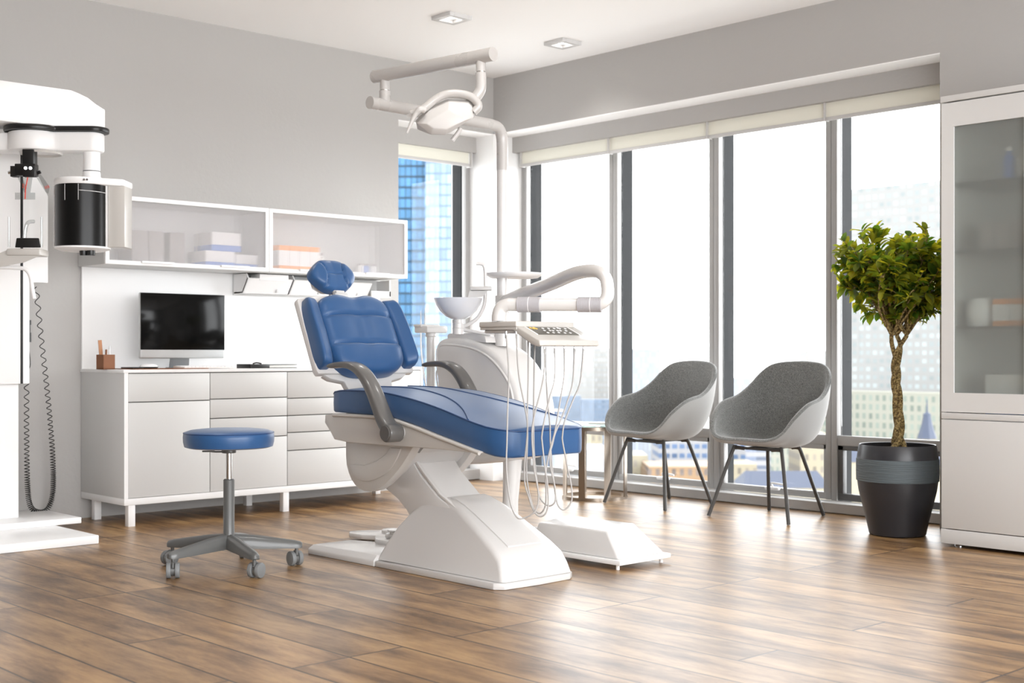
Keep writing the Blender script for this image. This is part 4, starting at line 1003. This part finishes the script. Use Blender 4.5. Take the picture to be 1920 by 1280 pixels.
for (u, y) in [(.022, 3.378), (.027, 3.39), (.020, 3.398), (.029, 3.402)]:
    c0 = cp(u, y, .0016); e1_ = [c0 + sl * .0055 * math.cos(a) + Vector((0, 1, 0)) * .0062 * math.sin(a) for a in [2 * PI * k / 12 for k in range(12)]]
    merge(bt, loft([e1_, [p + sn * .001 for p in e1_]]))
obj('buttons', bt, M_yellow, kp)
# hoses: lip hook -> deep loop -> underside
Hs = [
 [(1021, 652, 4.80), (1019, 708, 4.76), (1004, 770, 4.74), (999, 794, 4.74), (997.5, 819, 4.73), (999, 846, 4.73), (1002, 882, 4.73), (1007, 908, 4.73), (1009.6, 926, 4.73), (1008.7, 944, 4.73), (1001.7, 960, 4.73), (984, 970.5, 4.74), (970, 970, 4.74), (959, 949, 4.75), (953, 917, 4.75), (949.4, 873, 4.76), (950.6, 825, 4.77), (952, 765, 4.78), (954, 700, 4.80), (949, 624, 4.84)],
 [(1040, 652, 4.84), (1040, 708, 4.77), (1030, 747, 4.75), (1021, 787, 4.73), (1016, 816, 4.73), (1016.5, 829, 4.73), (1022, 878, 4.72), (1026.5, 908, 4.72), (1028, 944, 4.72), (1023, 962, 4.72), (1012, 968, 4.73), (1000, 956, 4.74), (991, 930, 4.75), (984, 905, 4.76), (983.4, 872, 4.76), (987, 833, 4.76), (989, 794, 4.76), (983.4, 758, 4.77), (972.5, 700, 4.80), (968, 624, 4.86)],
 [(1058, 652, 4.88), (1058, 700, 4.82), (1053.7, 731, 4.79), (1046, 778, 4.76), (1039.7, 812, 4.75), (1032, 840, 4.75), (1025.6, 869, 4.75), (1023, 891, 4.75), (1024, 926, 4.75), (1022, 950, 4.75), (1013, 962, 4.76), (1002, 955, 4.77), (995, 935, 4.78), (990, 912, 4.79), (987, 882, 4.80), (989, 825, 4.80), (989, 770, 4.80), (990.5, 700, 4.84), (990, 625, 4.90)],
 [(1077, 652, 4.93), (1074, 715, 4.86), (1063, 755, 4.82), (1052, 786, 4.79), (1041, 812, 4.77), (1036, 832, 4.77), (1031, 852, 4.77), (1032.7, 878, 4.77), (1039, 905, 4.77), (1042, 930, 4.77), (1039, 943, 4.77), (1030, 948, 4.78), (1019, 942, 4.79), (1010.5, 926, 4.80), (1005, 887, 4.81), (1002, 856, 4.81), (1000.6, 825, 4.81), (1000.6, 770, 4.82), (1001.5, 700, 4.86), (1003, 628, 4.93)],
 [(1094, 652, 4.97), (1088, 715, 4.92), (1075.6, 747, 4.88), (1063, 778, 4.86), (1057.7, 794, 4.85), (1054.5, 816, 4.85), (1055, 829, 4.85), (1063.6, 873, 4.85), (1070.7, 908, 4.85), (1072.5, 933, 4.85), (1067, 948, 4.85), (1056.6, 955.5, 4.85), (1047.7, 949, 4.85), (1043, 935, 4.85), (1038, 900, 4.85), (1035, 872, 4.85), (1032, 833, 4.85), (1031, 794, 4.86), (1027, 755, 4.88), (1024, 700, 4.90), (1023, 650, 4.93)]]
for hs in Hs:
    h_ = obj('hose', tube(cr([at(*q) for q in hs], 5), .0030, 10), M_hose, t)
    s0 = at(*hs[0])
    obj('instrument_holder', join(cyl(s0 + Vector((0, 0, -.022)), s0 + Vector((0, 0, .004)), .0042, 12), tube(cr([s0, s0 + Vector((-.001, 0, .012)), s0 + Vector((-.008, 0, .018)), s0 + Vector((-.02, 0, .017))], 4), .0035, 10)), M_chrome, h_)
for q in ((949, 624, 4.84), (968, 624, 4.86)):
    s0 = at(*q); obj('hose_socket', cyl(s0 + Vector((0, 0, -.02)), s0 + Vector((0, 0, .006)), .005, 12), M_chrome, t)

# ================================================================ SIDE TABLE
TX, TY, TR = -5.575, 5.90, .205
t = thing('side_table', 'small round glass side table with vertical steel bands', 'side table', (TX, TY, 0))
def ring(z0, z1, r): 
    return lathe([(r - .004, z0), (r, z0), (r, z1), (r - .004, z1), (r - .004, z0)], (TX, TY, 0), 64)
obj('base_ring', ring(0, .018, TR), M_steel, t)
obj('top_ring', ring(.425, .448, TR), M_steel, t)
for k in range(8):
    a = math.radians(20 + 45 * k); d = Vector((math.cos(a), math.sin(a), 0))
    obj('leg', obox(Vector((TX, TY, .222)) + d * (TR - .003), (-d.y, d.x, 0), .042, .006, .41), M_steel, t)
obj('glass_top', lathe([(0, .448), (.225, .448), (.226, .454), (.225, .460), (0, .460)], (TX, TY, 0), 64), M_tglass, t)
solo('magazine', rotz(box(TX - .02, TX + .10, TY - .06, TY + .09, .4602, .468, .001), Vector((TX, TY, 0)), .3), M_page, 'small white booklet on the round glass side table', 'booklet')

# ================================================================ FELT CHAIRS
def make_chair():
    t = thing('lounge_chair', '', 'chair', (0, 0, 0), 'grey felt shell chairs')
    # rim curve of the shell, 0 deg = front
    RIM = []
    ctrl = [(0, (0.0, -.255, .432)), (30, (.145, -.262, .434)), (52, (.218, -.245, .468)), (75, (.258, -.190, .548)), (95, (.276, -.085, .618)), (115, (.270, .045, .650)), (132, (.252, .140, .705)), (148, (.222, .212, .780)), (162, (.155, .252, .828)), (180, (0, .268, .842))]
    pts = [Vector(c[1]) for c in ctrl]
    full = pts + [Vector((-p.x, p.y, p.z)) for p in pts[-2:0:-1]]
    rim = cr(full, 6, closed=True); n = len(rim); NT = 16
    bc0 = Vector((0, -.02, .396))
    rings = []
    for j in range(NT + 1):
        u = j / NT; R_ = []
        for p in rim:
            d = p - bc0; back = max(0, min(1, (p.y + .05) / .3))
            fr = max(0, min(1, (-p.y - .10) / .15))
            s = math.sin(u * PI / 2) ** (.74 - .04 * back)
            h = (1 - math.cos(u * PI / 2)) ** (1.75 - .35 * back)
            h = h * (1 - fr) + (u ** 3) * fr
            # the back bulges outwards below the rim
            q = bc0 + Vector((d.x * s, d.y * s * (1 - .12 * back * math.sin(u * PI)), d.z * h))
            q.z += .018 * fr * math.sin(u * PI) ** 2
            R_.append(q)
        rings.append(R_)
    def skin(off):
        bm = bmesh.new(); V = []
        return bm
    # inner surface
    def normal(j, k):
        a = rings[j][(k + 1) % n] - rings[j][(k - 1) % n]; b_ = rings[min(j + 1, NT)][k] - rings[max(j - 1, 0)][k]
        v = a.cross(b_)
        return v.normalized() if v.length > 1e-9 else Vector((0, 0, 1))
    inn = bmesh.new(); out = bmesh.new()
    def build(bm, j0, f):
        V = []
        for j in range(j0, NT + 1): V.append([bm.verts.new(f(j, k)) for k in range(n)])
        for A_, B_ in zip(V, V[1:]):
            for k in range(n): bm.faces.new((A_[k], A_[(k + 1) % n], B_[(k + 1) % n], B_[k]))
        bm.faces.new(V[0]); return V
    sg = 1 if normal(8, 0).z * 1 > 0 else -1
    TH = .024
    def fi(j, k):
        return rings[j][k] + normal(j, k) * sg * (TH * .5)
    def fo(j, k):
        return rings[j][k] - normal(j, k) * sg * (TH * .5)
    Vi = build(inn, 1, fi)
    # rolled rim belongs to the cushion
    last = Vi[-1]; prev = last
    for ang in (45, 90, 135, 180):
        row = []
        for k in range(n):
            nn = normal(NT, k) * sg; up = (rings[NT][k] - rings[NT - 1][k]).normalized()
            a = math.radians(ang); row.append(inn.verts.new(rings[NT][k] + nn * (TH * .5 * math.cos(a)) + up * (TH * .5 * math.sin(a))))
        for k in range(n): inn.faces.new((prev[k], prev[(k + 1) % n], row[(k + 1) % n], row[k]))
        prev = row
    bmesh.ops.recalc_face_normals(inn, faces=inn.faces)
    build(out, 1, fo); bmesh.ops.recalc_face_normals(out, faces=out.faces)
    obj('upholstered_seat', inn, M_felt, t, 80)
    obj('outer_shell', out, M_feltout, t, 80)
    obj('rim_seam', tube([fo(NT, k) for k in range(n)], .003, 6, closed=True), M_felt, t)
    # under-frame and four bent legs
    feet = [(-.258, -.235), (.258, -.235), (-.178, .23), (.178, .23)]; tops = [(-.15, -.14), (.15, -.14), (-.10, .10), (.10, .10)]
    obj('under_frame', join(box(-.15, .15, -.145, -.13, .372, .386), box(-.105, .105, .10, .115, .372, .386), box(-.06, .06, -.14, .11, .376, .388)), M_leg, t)
    for (fx, fy), (tx, ty) in zip(feet, tops):
        obj('leg', tube(cr([(tx * .6, ty, .378), (tx * .95, ty, .379), (tx + (fx - tx) * .10, ty + (fy - ty) * .10, .358), (fx, fy, 0.004)], 6), .0105, 12, rs=None), M_leg, t)
    return t
ch1 = make_chair()
ch1.location = (-5.065, 5.945, 0); ch1.rotation_euler = (0, 0, -.09); ch1['label'] = 'left grey felt shell chair, next to the round glass table'
dup(ch1, (-4.262, 5.925, 0), .03, 'right grey felt shell chair, nearer the potted tree')

# ================================================================ POTTED TREE
QX, QY = -3.425, 5.80
t = thing('plant_pot', 'tall round black plant pot with a brushed grey band', 'plant pot', (QX, QY, 0))
pr = [(0, 0), (.128, 0), (.136, .006), (.150, .07), (.170, .15), (.187, .22)]
obj('pot_body', lathe(pr + [(.196, .285), (.1975, .31), (.195, .385), (.186, .440), (.183, .447), (.178, .445), (.186, .38), (.186, .30), (.17, .2), (0, .2)], (QX, QY, 0), 72), mat('black glazed pot', (.022, .022, .026), .36, spec=.6), t)
pb = mat('brushed grey band', (.085, .105, .115), .55)
ntb = pb.node_tree; tcb = ntb.nodes.new('ShaderNodeTexCoord'); mpb = ntb.nodes.new('ShaderNodeMapping'); mpb.inputs['Scale'].default_value = (3, 3, 60); nb = ntb.nodes.new('ShaderNodeTexNoise'); nb.inputs['Scale'].default_value = 3; nb.inputs['Detail'].default_value = 6
bpb = ntb.nodes.new('ShaderNodeBump'); bpb.inputs['Strength'].default_value = .8; bpb.inputs['Distance'].default_value = .006
ntb.links.new(tcb.outputs['Object'], mpb.inputs[0]); ntb.links.new(mpb.outputs[0], nb.inputs['Vector']); ntb.links.new(nb.outputs['Fac'], bpb.inputs['Height']); ntb.links.new(bpb.outputs['Normal'], ntb.nodes['Principled BSDF'].inputs['Normal'])
obj('band', lathe([(.1935, .268), (.1985, .270), (.1995, .31), (.1985, .376), (.1955, .378)], (QX, QY, 0), 72), pb, t)
obj('soil', lathe([(0, .428), (.1835, .424), (.1835, .40), (0, .40)], (QX, QY, 0), 40), M_soil, t)
t = thing('braided_tree', 'small leafy tree with a braided trunk growing in the black pot', 'tree', (QX, QY, .425))
def braid(k):
    pts = []
    for i in range(60):
        f_ = i / 59; z = .415 + .57 * f_; a = k * 2 * PI / 3 + f_ * 10.5 + .4 * math.sin(f_ * 9); r = .0155 - .003 * f_
        if f_ < .12: r += .02 * (1 - f_ / .12)
        if f_ > .8: r += .03 * ((f_ - .8) / .2) ** 1.5
        pts.append((QX + r * math.cos(a) + .008 * math.sin(f_ * 7), QY + r * math.sin(a), z))
    return pts
tips = []; trunk = bmesh.new()
for k in range(3):
    p = braid(k); merge(trunk, tube(p, .014, 10, rs=[.0150 - .0045 * i / 59 for i in range(60)]))
    tips.append(Vector(p[-1]))
obj('trunk', trunk, M_bark, t, 80)
CC = Vector((QX + .01, QY - .01, 1.33)); RX, RZ = .335, .280
br = bmesh.new(); ends = []
rnd = random.Random(5)
for i in range(46):
    a = rnd.random() * 2 * PI; e = math.asin(rnd.uniform(-.95, .98)); rr = rnd.uniform(.6, .98)
    end = CC + Vector((math.cos(a) * math.cos(e) * RX * rr, math.sin(a) * math.cos(e) * RX * rr, math.sin(e) * RZ * rr))
    if end.x > -3.13: end.x = -3.13
    s0 = tips[i % 3]; mid = s0.lerp(end, .45) + Vector((rnd.uniform(-.03, .03), rnd.uniform(-.03, .03), rnd.uniform(0, .05)))
    c = cr([s0, mid, end], 5); merge(br, tube(c, .006, 6, rs=[.0070 - .0052 * q / (len(c) - 1) for q in range(len(c))]))
    ends.append((mid, end))
    for j in range(3):
        b0 = mid.lerp(end, rnd.uniform(.1, .8)); e2_ = b0 + Vector((rnd.uniform(-1, 1), rnd.uniform(-1, 1), rnd.uniform(-.5, 1))).normalized() * rnd.uniform(.06, .13)
        q_ = e2_ - CC
        if (q_.x / RX) ** 2 + (q_.y / RX) ** 2 + (q_.z / RZ) ** 2 > 1.05: continue
        merge(br, tube([b0, b0.lerp(e2_, .5) + Vector((0, 0, .01)), e2_], .003, 5, rs=[.004, .003, .0015])); ends.append((b0, e2_))
obj('branches', br, M_bark, t, 80)
lf_v, lf_f, lf_c = [], [], []
def leaf(p, d, up, L_, W, tint):
    d = d.normalized(); s = d.cross(up).normalized(); nn = s.cross(d).normalized()
    prof = [(0, 0, 0), (.25, .38, .02), (.5, .5, .05), (.78, .32, .03), (1, 0, -.06)]
    base_i = len(lf_v); rows = []
    for (u, w, h) in prof:
        c = p + d * (u * L_) + nn * (h * L_)
        if w == 0: rows.append([len(lf_v)]); lf_v.append(c)
        else:
            rows.append([len(lf_v), len(lf_v) + 1, len(lf_v) + 2]); lf_v.extend([c - s * (w * W) + nn * .12 * W, c - nn * .06 * W, c + s * (w * W) + nn * .12 * W])
    fs = [(rows[0][0], rows[1][0], rows[1][1]), (rows[0][0], rows[1][1], rows[1][2])]
    for a_, b_ in ((1, 2), (2, 3)):
        fs += [(rows[a_][0], rows[b_][0], rows[b_][1], rows[a_][1]), (rows[a_][1], rows[b_][1], rows[b_][2], rows[a_][2])]
    fs += [(rows[3][0], rows[4][0], rows[3][1]), (rows[3][1], rows[4][0], rows[3][2])]
    lf_f.extend(fs); lf_c.extend([tint] * len(fs))
for (m0, e0) in ends:
    ax = (e0 - m0).normalized()
    for j in range(15):
        f_ = rnd.random() ** .6; p = m0.lerp(e0, f_)
        if p.x > -3.14 and p.y > 5.50: continue
        if p.z < 1.03: continue
        o_ = ax.orthogonal().normalized(); o_.rotate(Matrix.Rotation(rnd.random() * 6.28, 3, ax))
        d = (o_ + ax * rnd.uniform(.1, .9) + Vector((0, 0, rnd.uniform(-.3, .35)))).normalized()
        up = Vector((rnd.uniform(-.5, .5), rnd.uniform(-.5, .5), 1))
        leaf(p, d, up, rnd.uniform(.046, .080), rnd.uniform(.028, .042), min(1, max(0, rnd.gauss(.42, .34))))
me = bpy.data.meshes.new('foliage'); me.from_pydata([v - Vector(t.location) for v in lf_v], [], lf_f); me.update()
ca = me.color_attributes.new('tint', 'FLOAT_COLOR', 'CORNER')
li = 0
for pi_, pol in enumerate(me.polygons):
    pol.use_smooth = True
    for _ in pol.loop_indices: ca.data[li].color = (lf_c[pi_],) * 3 + (1,); li += 1
me.materials.append(M_leaf); fo_ = bpy.data.objects.new('foliage', me); COL.objects.link(fo_); fo_.parent = t

# ================================================================ TALL CABINET (right)
CX0, CX1, CYF, CYB = -3.082, -2.2, 5.60, 6.14
t = thing('tall_display_cabinet', 'tall white cabinet with a frosted glass door at the right edge', 'cabinet', (-2.64, 5.87, 0))
zt = 2.09
obj('carcass', join(box(CX0, CX0 + .018, CYF + .02, CYB, .03, 2.06), box(CX1 - .018, CX1, CYF + .02, CYB, .03, 2.06), box(CX0 + .018, CX1 - .018, CYB - .012, CYB, .03, 2.06), box(CX0 + .018, CX1 - .018, CYF + .02, CYB - .012, .58, .60), box(CX0 + .018, CX1 - .018, CYF + .02, CYB - .012, .03, .05)), M_white, t)
obj('cornice', box(CX0, CX1, CYF - .004, CYB, 2.062, 2.09, .002), M_front, t)
obj('plinth', box(CX0, CX1, CYF, CYF + .02, .016, .082, .001), M_front, t)
obj('lower_door', box(CX0 + .003, CX1 - .003, CYF, CYF + .02, .086, .590, .001), M_front, t)
obj('middle_rail', box(CX0 + .003, CX1 - .003, CYF, CYF + .02, .594, .622, .001), M_front, t)
gx0, gx1, gz0, gz1 = -3.018, -2.683, .715, 1.915
for x0, x1 in ((CX0 + .003, -2.643), (-2.639, CX1 - .003)):
    g0, g1_ = x0 + .061, x1 - .04
    d = obj('glass_door', join(box(x0, x1, CYF, CYF + .02, .626, gz0), box(x0, x1, CYF, CYF + .02, gz1 + .03, 2.056), box(x0, g0, CYF, CYF + .02, gz0, gz1 + .03), box(g1_, x1, CYF, CYF + .02, gz0, gz1 + .03)), M_front, t)
    obj('frosted_pane', box(g0, g1_, CYF + .010, CYF + .014, gz0, gz1 + .03), M_frost2, d)
for z in (1.02, 1.37, 1.685):
    obj('glass_shelf', box(CX0 + .02, CX1 - .02, CYF + .03, CYB - .014, z - .006, z), M_shelf, t)
for x in (-3.02, -2.26): obj('foot', lathe([(0, 0), (.022, 0), (.022, .004), (.014, .012), (.008, .03), (0, .03)], (x, CYF + .06, 0), 20), M_chrome, t)
obj('foot', lathe([(0, 0), (.022, 0), (.022, .004), (.014, .012), (.008, .03), (0, .03)], (-3.02, CYB - .06, 0), 20), M_chrome, t)
obj('foot', lathe([(0, 0), (.022, 0), (.022, .004), (.014, .012), (.008, .03), (0, .03)], (-2.26, CYB - .06, 0), 20), M_chrome, t)
# contents
for k in range(3):
    x = -2.87 + k * .085
    carton(CYF + .08, CYF + .20, 1.0205, 1.145, M_whitebox, M_orange, ['leftmost', 'middle', 'rightmost'][k] + ' orange banded carton behind the tall cabinet glass', 'orange cartons in the tall cabinet', 'both', x, x + .08)
carton(CYF + .07, CYF + .22, .6005, .80, M_whitebox, M_bluebox, 'white and blue carton at the bottom of the tall cabinet', None, 'low', -2.90, -2.70)
for k, x in enumerate((-2.90, -2.82, -2.74)):
    g = thing('file_box', ['leftmost', 'middle', 'rightmost'][k] + ' dark grey box on the third shelf of the tall cabinet', 'file box', (x, CYF + .15, 1.3705), 'dark boxes in the tall cabinet')
    obj('body', box(x - .036, x + .036, CYF + .07, CYF + .2, 1.3705, 1.50, .003), M_greybox, g)
for k, (x, m_) in enumerate(((-2.80, M_bluebox), (-2.73, M_whitebox))):
    b0 = thing('bottle', ['blue bottle on the top shelf of the tall cabinet', 'white bottle on the top shelf of the tall cabinet'][k], 'bottle', (x, CYF + .1, 1.6855), 'bottles in the tall cabinet')
    obj('body', lathe([(0, 0), (.026, 0), (.026, .10), (.012, .12), (.012, .13), (0, .13)], (x, CYF + .1, 1.6855), 20), m_, b0)
    obj('cap', lathe([(0, .13), (.014, .13), (.014, .15), (0, .15)], (x, CYF + .1, 1.6855), 20), M_whitebox, b0)
b0 = solo('round_jar', lathe([(0, 0), (.05, 0), (.06, .03), (.06, .10), (.04, .13), (0, .13)], (-2.95, CYF + .12, 1.0205), 24), M_whitebox, 'round white jar left of the orange cartons in the tall cabinet', 'jar')

# ================================================================ CITY OUTSIDE
GZ = -90.0; DS = 4.0
k_b = .42
def bcol(r, g, b): return (r * k_b, g * k_b, b * k_b)
def building(name, label, p0, p1, ytop, d, depth, m, cat='building', group='buildings seen through the windows', face=None, roof=None, ybot=None, extra=None):
    d = d * DS
    a_, b_ = at(p0, 661, d), at(p1, 661, d); ztop = EYE + (HY - ytop) / FPX * d
    ctr = (a_ + b_) / 2; w_ = (b_ - a_).length
    if face is None: ax = RT
    else: ax = Vector(face)
    ay = Vector((-ax.y, ax.x, 0))
    c = ctr + ay * depth / 2
    o = thing(name, label, cat, (c.x, c.y, GZ), group)
    bm = obox(Vector((c.x, c.y, (ztop + GZ) / 2)), ax, w_, depth, ztop - GZ)
    w0 = obj('wall', bm, m, o)
    r_ = obox(Vector((c.x, c.y, ztop + .6)), ax, w_ * .98, depth * .98, 1.2)
    obj('parapet', r_, roof or m, o)
    if extra: 
        obj('roof_plant', obox(Vector((c.x, c.y, ztop + 2.7)), ax, w_ * extra, depth * .5, 3), m, o)
    return o
fA = facade('pale grid facade', (.38, .38, .37), (.30, .335, .335), 3.6, 3.4, .5, .6)
fA2 = facade('cream office facade', (.38, .38, .32), (.20, .23, .20), 3.6, 3.0, .62, .5)
fB = facade('white flats facade', (.33, .33, .34), (.08, .12, .20), 3.0, 3.4, .5, .72)
fC = facade('pale tower facade', (.36, .35, .33), (.30, .32, .33), 4.0, 3.2, .6, .5)
fD = facade('blue grey tower facade', (.33, .35, .38), (.28, .31, .36), 4.0, 2.4, .8, .4)
fE = facade('yellow stone facade', (.38, .34, .25), (.20, .18, .15), 3.4, 3.0, .5, .45)
fF = facade('blue glass facade', (.022, .05, .08), (.055, .15, .27), 3.9, 3.0, .80, .86, .25)
fG = facade('pale glass facade', (.13, .175, .25), (.18, .245, .34), 3.9, 3.0, .84, .86, .3)
fH = facade('dark blue block', (.17, .21, .27), (.12, .16, .22), 3.4, 4.0, .5, .6)
fI = facade('orange brick facade', (.30, .20, .12), (.12, .10, .09), 3.2, 2.8, .5, .5)
fJ = facade('striped white facade', (.36, .36, .37), (.13, .15, .20), 3.2, 60, .45, 1.0)
mroof = mat('slate roof', (.02, .028, .05), .6)
mterr = mat('terrace roof', (.25, .20, .15), .8)
# right big office block (front parallel to the window wall)
building('office_building', 'wide pale office block behind the potted tree', 1520, 1900, 348, 140, 30, fA, face=(1, 0, 0))
building('office_building', 'low cream office block with green windows behind the braided trunk', 1480, 1960, 742, 125, 12, fA2, face=(1, 0, 0))
building('office_building', 'cream columned building behind the right felt chair legs', 1500, 1552, 820, 90, 15, fE)
building('tower', 'pale stepped tower faint behind the post between felt chair and tree', 1515, 1575, 660, 260, 30, fC)
building('tower', 'pale grey tower directly behind the left felt chair', 1168, 1238, 657, 240, 40, fD)
building('tower', 'pale cream tower behind the hanging hoses', 1062, 1142, 655, 260, 40, fC)
building('tower', 'pale blue tower behind the right felt chair back', 1352, 1408, 712, 240, 40, fD)
building('apartment_block', 'white apartment block with blue window grid between the felt chairs', 1236, 1345, 826, 105, 25, fB)
building('apartment_block', 'pale blue block left of the white apartment grid', 1150, 1240, 822, 130, 25, fD)
building('apartment_block', 'striped white block seen under the right felt chair', 1395, 1445, 828, 120, 25, fJ)
building('apartment_block', 'blue windowed block seen left under the right felt chair', 1352, 1398, 838, 94, 20, fB)
building('apartment_block', 'cream block seen between the legs of the right felt chair', 1445, 1510, 842, 130, 25, fA2)
building('apartment_block', 'dark blue block behind the round glass table', 950, 1090, 745, 225, 10, fH)
building('apartment_block', 'dark blue low block left of the left felt chair', 1090, 1170, 752, 215, 10, fH)
building('apartment_block', 'blue grey block under the round glass table', 980, 1095, 812, 150, 25, fH)
building('apartment_block', 'yellow stone house seen through the round table legs', 1070, 1130, 820, 110, 20, fE)
building('apartment_block', 'pale grey house at the foot of the round table', 1040, 1140, 852, 80, 20, fD)
building('apartment_block', 'low yellow house seen between left felt chair legs', 1165, 1215, 862, 85, 16, fE)
building('apartment_block', 'orange brick block with low roof behind the left felt chair', 1215, 1370, 884, 80, 18, fI)
building('apartment_block', 'orange brick house seen through the lowest right window', 1585, 1800, 880, 70, 14, fI)
building('apartment_block', 'white house left behind the right felt chair foot', 1350, 1420, 878, 89, 16, fE)
building('apartment_block', 'pale block in the far distance beyond the corner window', 940, 1060, 775, 180, 30, fB)
# slate roofs and spires
def spire(name, label, px, ybase, ytop, d, wpx, m=mroof):
    d = d * 2.6
    c = at(px, ybase, d); top_ = at(px, ytop, d); w_ = wpx / FPX * d / 2; hh = top_.z - c.z
    o = thing(name, label, 'roof', (c.x, c.y, GZ), 'slate roofs outside')
    obj('tower_body', obox(Vector((c.x, c.y, (c.z + GZ) / 2)), RT, w_ * 1.7, w_ * 1.7, c.z - GZ), fE, o)
    rf = lathe([(w_ * 1.25, 0), (w_ * 1.0, hh * .15), (w_ * .7, hh * .35), (w_ * .5, hh * .55), (w_ * .5, hh * .62), (w_ * .12, hh * .68), (w_ * .05, hh), (0, hh)], (c.x, c.y, c.z), 8)
    obj('spire_roof', rf, m, o)
spire('church_spire', 'thin church spire right of the braided trunk', 1738, 822, 748, 75, 30)
spire('roof_turret', 'dark slate turret seen under the right felt chair', 1442, 912, 868, 62, 40)
def gable(label, p0, p1, yr, ye, d, depth):
    d = d * 2.6
    a_, b_ = at(p0, ye, d), at(p1, ye, d); zr = at(p0, yr, d).z; n_ = Vector((FW.x, FW.y, 0)) * depth; m_ = n_ / 2
    o = thing('slate_roof_house', label, 'house', ((a_.x + b_.x) / 2, (a_.y + b_.y) / 2, GZ), 'slate roofs outside')
    r1, r2 = a_.lerp(b_, .08) + m_, a_.lerp(b_, .92) + m_; r1.z = r2.z = zr
    bm = bmesh.new(); v = [bm.verts.new(p) for p in (a_, b_, b_ + n_, a_ + n_, r1, r2)]
    for f_ in ((0, 1, 5, 4), (1, 2, 5), (2, 3, 4, 5), (3, 0, 4), (3, 2, 1, 0)): bm.faces.new([v[i] for i in f_])
    bmesh.ops.recalc_face_normals(bm, faces=bm.faces); obj('roof', bm, mroof, o)
    c = (a_ + b_) / 2 + n_ / 2
    obj('wall', obox(Vector((c.x, c.y, (a_.z + GZ) / 2)), RT, (b_ - a_).length * .97, depth * .95, a_.z - GZ), fE, o)
gable('long slate roof seen under the right felt chair', 1395, 1560, 888, 915, 60, 8)
gable('slate roof seen in the lowest window left of the pot', 1585, 1640, 838, 866, 66, 8)
gable('slate roof seen in the lowest window right of the pot', 1748, 1800, 846, 872, 50, 6)
# blue glass tower beyond the narrow left window
building('glass_tower', 'tall blue glass tower filling the narrow left window', 640, 800, -60, 120, 25, fF, face=tuple(RT))
building('glass_tower', 'pale reflecting glass tower beside the blue glass tower', 798, 905, -60, 118, 25, fG, face=tuple(RT))
gm = mat('city ground', (.45, .44, .42), .9)
struct('ground_outside', box(-2400, 900, 30, 2600, GZ - 1, GZ), gm, 'street level far below outside the windows')

# ================================================================ LIGHT
SKY0, SKY1 = 3.9, 8.6
wd = bpy.data.worlds.new('World'); S.world = wd; wd.use_nodes = True
bg = wd.node_tree.nodes['Background']; bg.inputs['Color'].default_value = (.965, .98, 1, 1); bg.inputs['Strength'].default_value = 1.0
# overcast sky, much brighter on the sun side (towards +X, away from the view)
wn = wd.node_tree; tcw = wn.nodes.new('ShaderNodeTexCoord'); dt = wn.nodes.new('ShaderNodeVectorMath'); dt.operation = 'DOT_PRODUCT'
dt.inputs[1].default_value = (.95, .20, -.15); wn.links.new(tcw.outputs['Generated'], dt.inputs[0])
mw = wn.nodes.new('ShaderNodeMapRange'); mw.interpolation_type = 'SMOOTHSTEP'; mw.inputs['From Min'].default_value = .1; mw.inputs['From Max'].default_value = .85
mw.inputs['To Min'].default_value = SKY0; mw.inputs['To Max'].default_value = SKY1
wn.links.new(dt.outputs['Value'], mw.inputs['Value']); wn.links.new(mw.outputs['Result'], bg.inputs['Strength'])
def portal(name, loc, rot, sx, sy):
    l = bpy.data.lights.new(name, 'AREA'); l.shape = 'RECTANGLE'; l.size = sx; l.size_y = sy; l.cycles.is_portal = True
    o = bpy.data.objects.new(name, l); COL.objects.link(o); o.location = loc; o.rotation_euler = rot
portal('window_portal', ((A + XW) / 2, 6.62, 1.2), (-PI / 2, 0, 0), 3.4, 2.4)
portal('window_portal', (-7.25, 5.73, 1.2), (0, -PI / 2, 0), 2.4, .85)
portal('window_portal', (2.26, 1.7, 1.45), (0, PI / 2, 0), 2.2, 7.4)
for x, y in ((-5.70, 4.84), (-5.70, 5.74), (-3.6, 4.84), (-3.6, 3.0), (-5.70, 3.0), (-1.5, 4.84), (-1.5, 3.0), (-3.6, 1.2), (-1.5, 1.2)):  # only the leading pair has fixtures; the rest are added for brightness
    l = bpy.data.lights.new('downlight_and_fill_beam', 'SPOT'); l.energy = 22; l.spot_size = 2.3; l.spot_blend = .9; l.shadow_soft_size = .13; l.color = (1, .975, .94)
    o = bpy.data.objects.new('downlight_and_fill_beam', l); COL.objects.link(o); o.location = (x, y, H - .03)

# ================================================================ CAMERA
cam = bpy.data.cameras.new('Camera'); co = bpy.data.objects.new('Camera', cam); COL.objects.link(co); S.camera = co
cam.sensor_width = 36; cam.lens = FPX / 1920 * 36; cam.shift_y = (HY - 640) / 1920
co.location = (0, 0, EYE); co.rotation_euler = (PI / 2, 0, YAW); cam.clip_end = 6000; cam.clip_start = .05
cam.dof.use_dof = True; cam.dof.focus_distance = 5.3; cam.dof.aperture_fstop = 4.0
S.view_settings.view_transform = 'Standard'; S.view_settings.look = 'None'; S.view_settings.exposure = 0.56; S.view_settings.gamma = 1
S.view_settings.use_curve_mapping = False
try:
    S.cycles.use_denoising = True; S.cycles.max_bounces = 10; S.cycles.diffuse_bounces = 6; S.cycles.transparent_max_bounces = 16; S.cycles.sample_clamp_indirect = 6
except Exception: pass
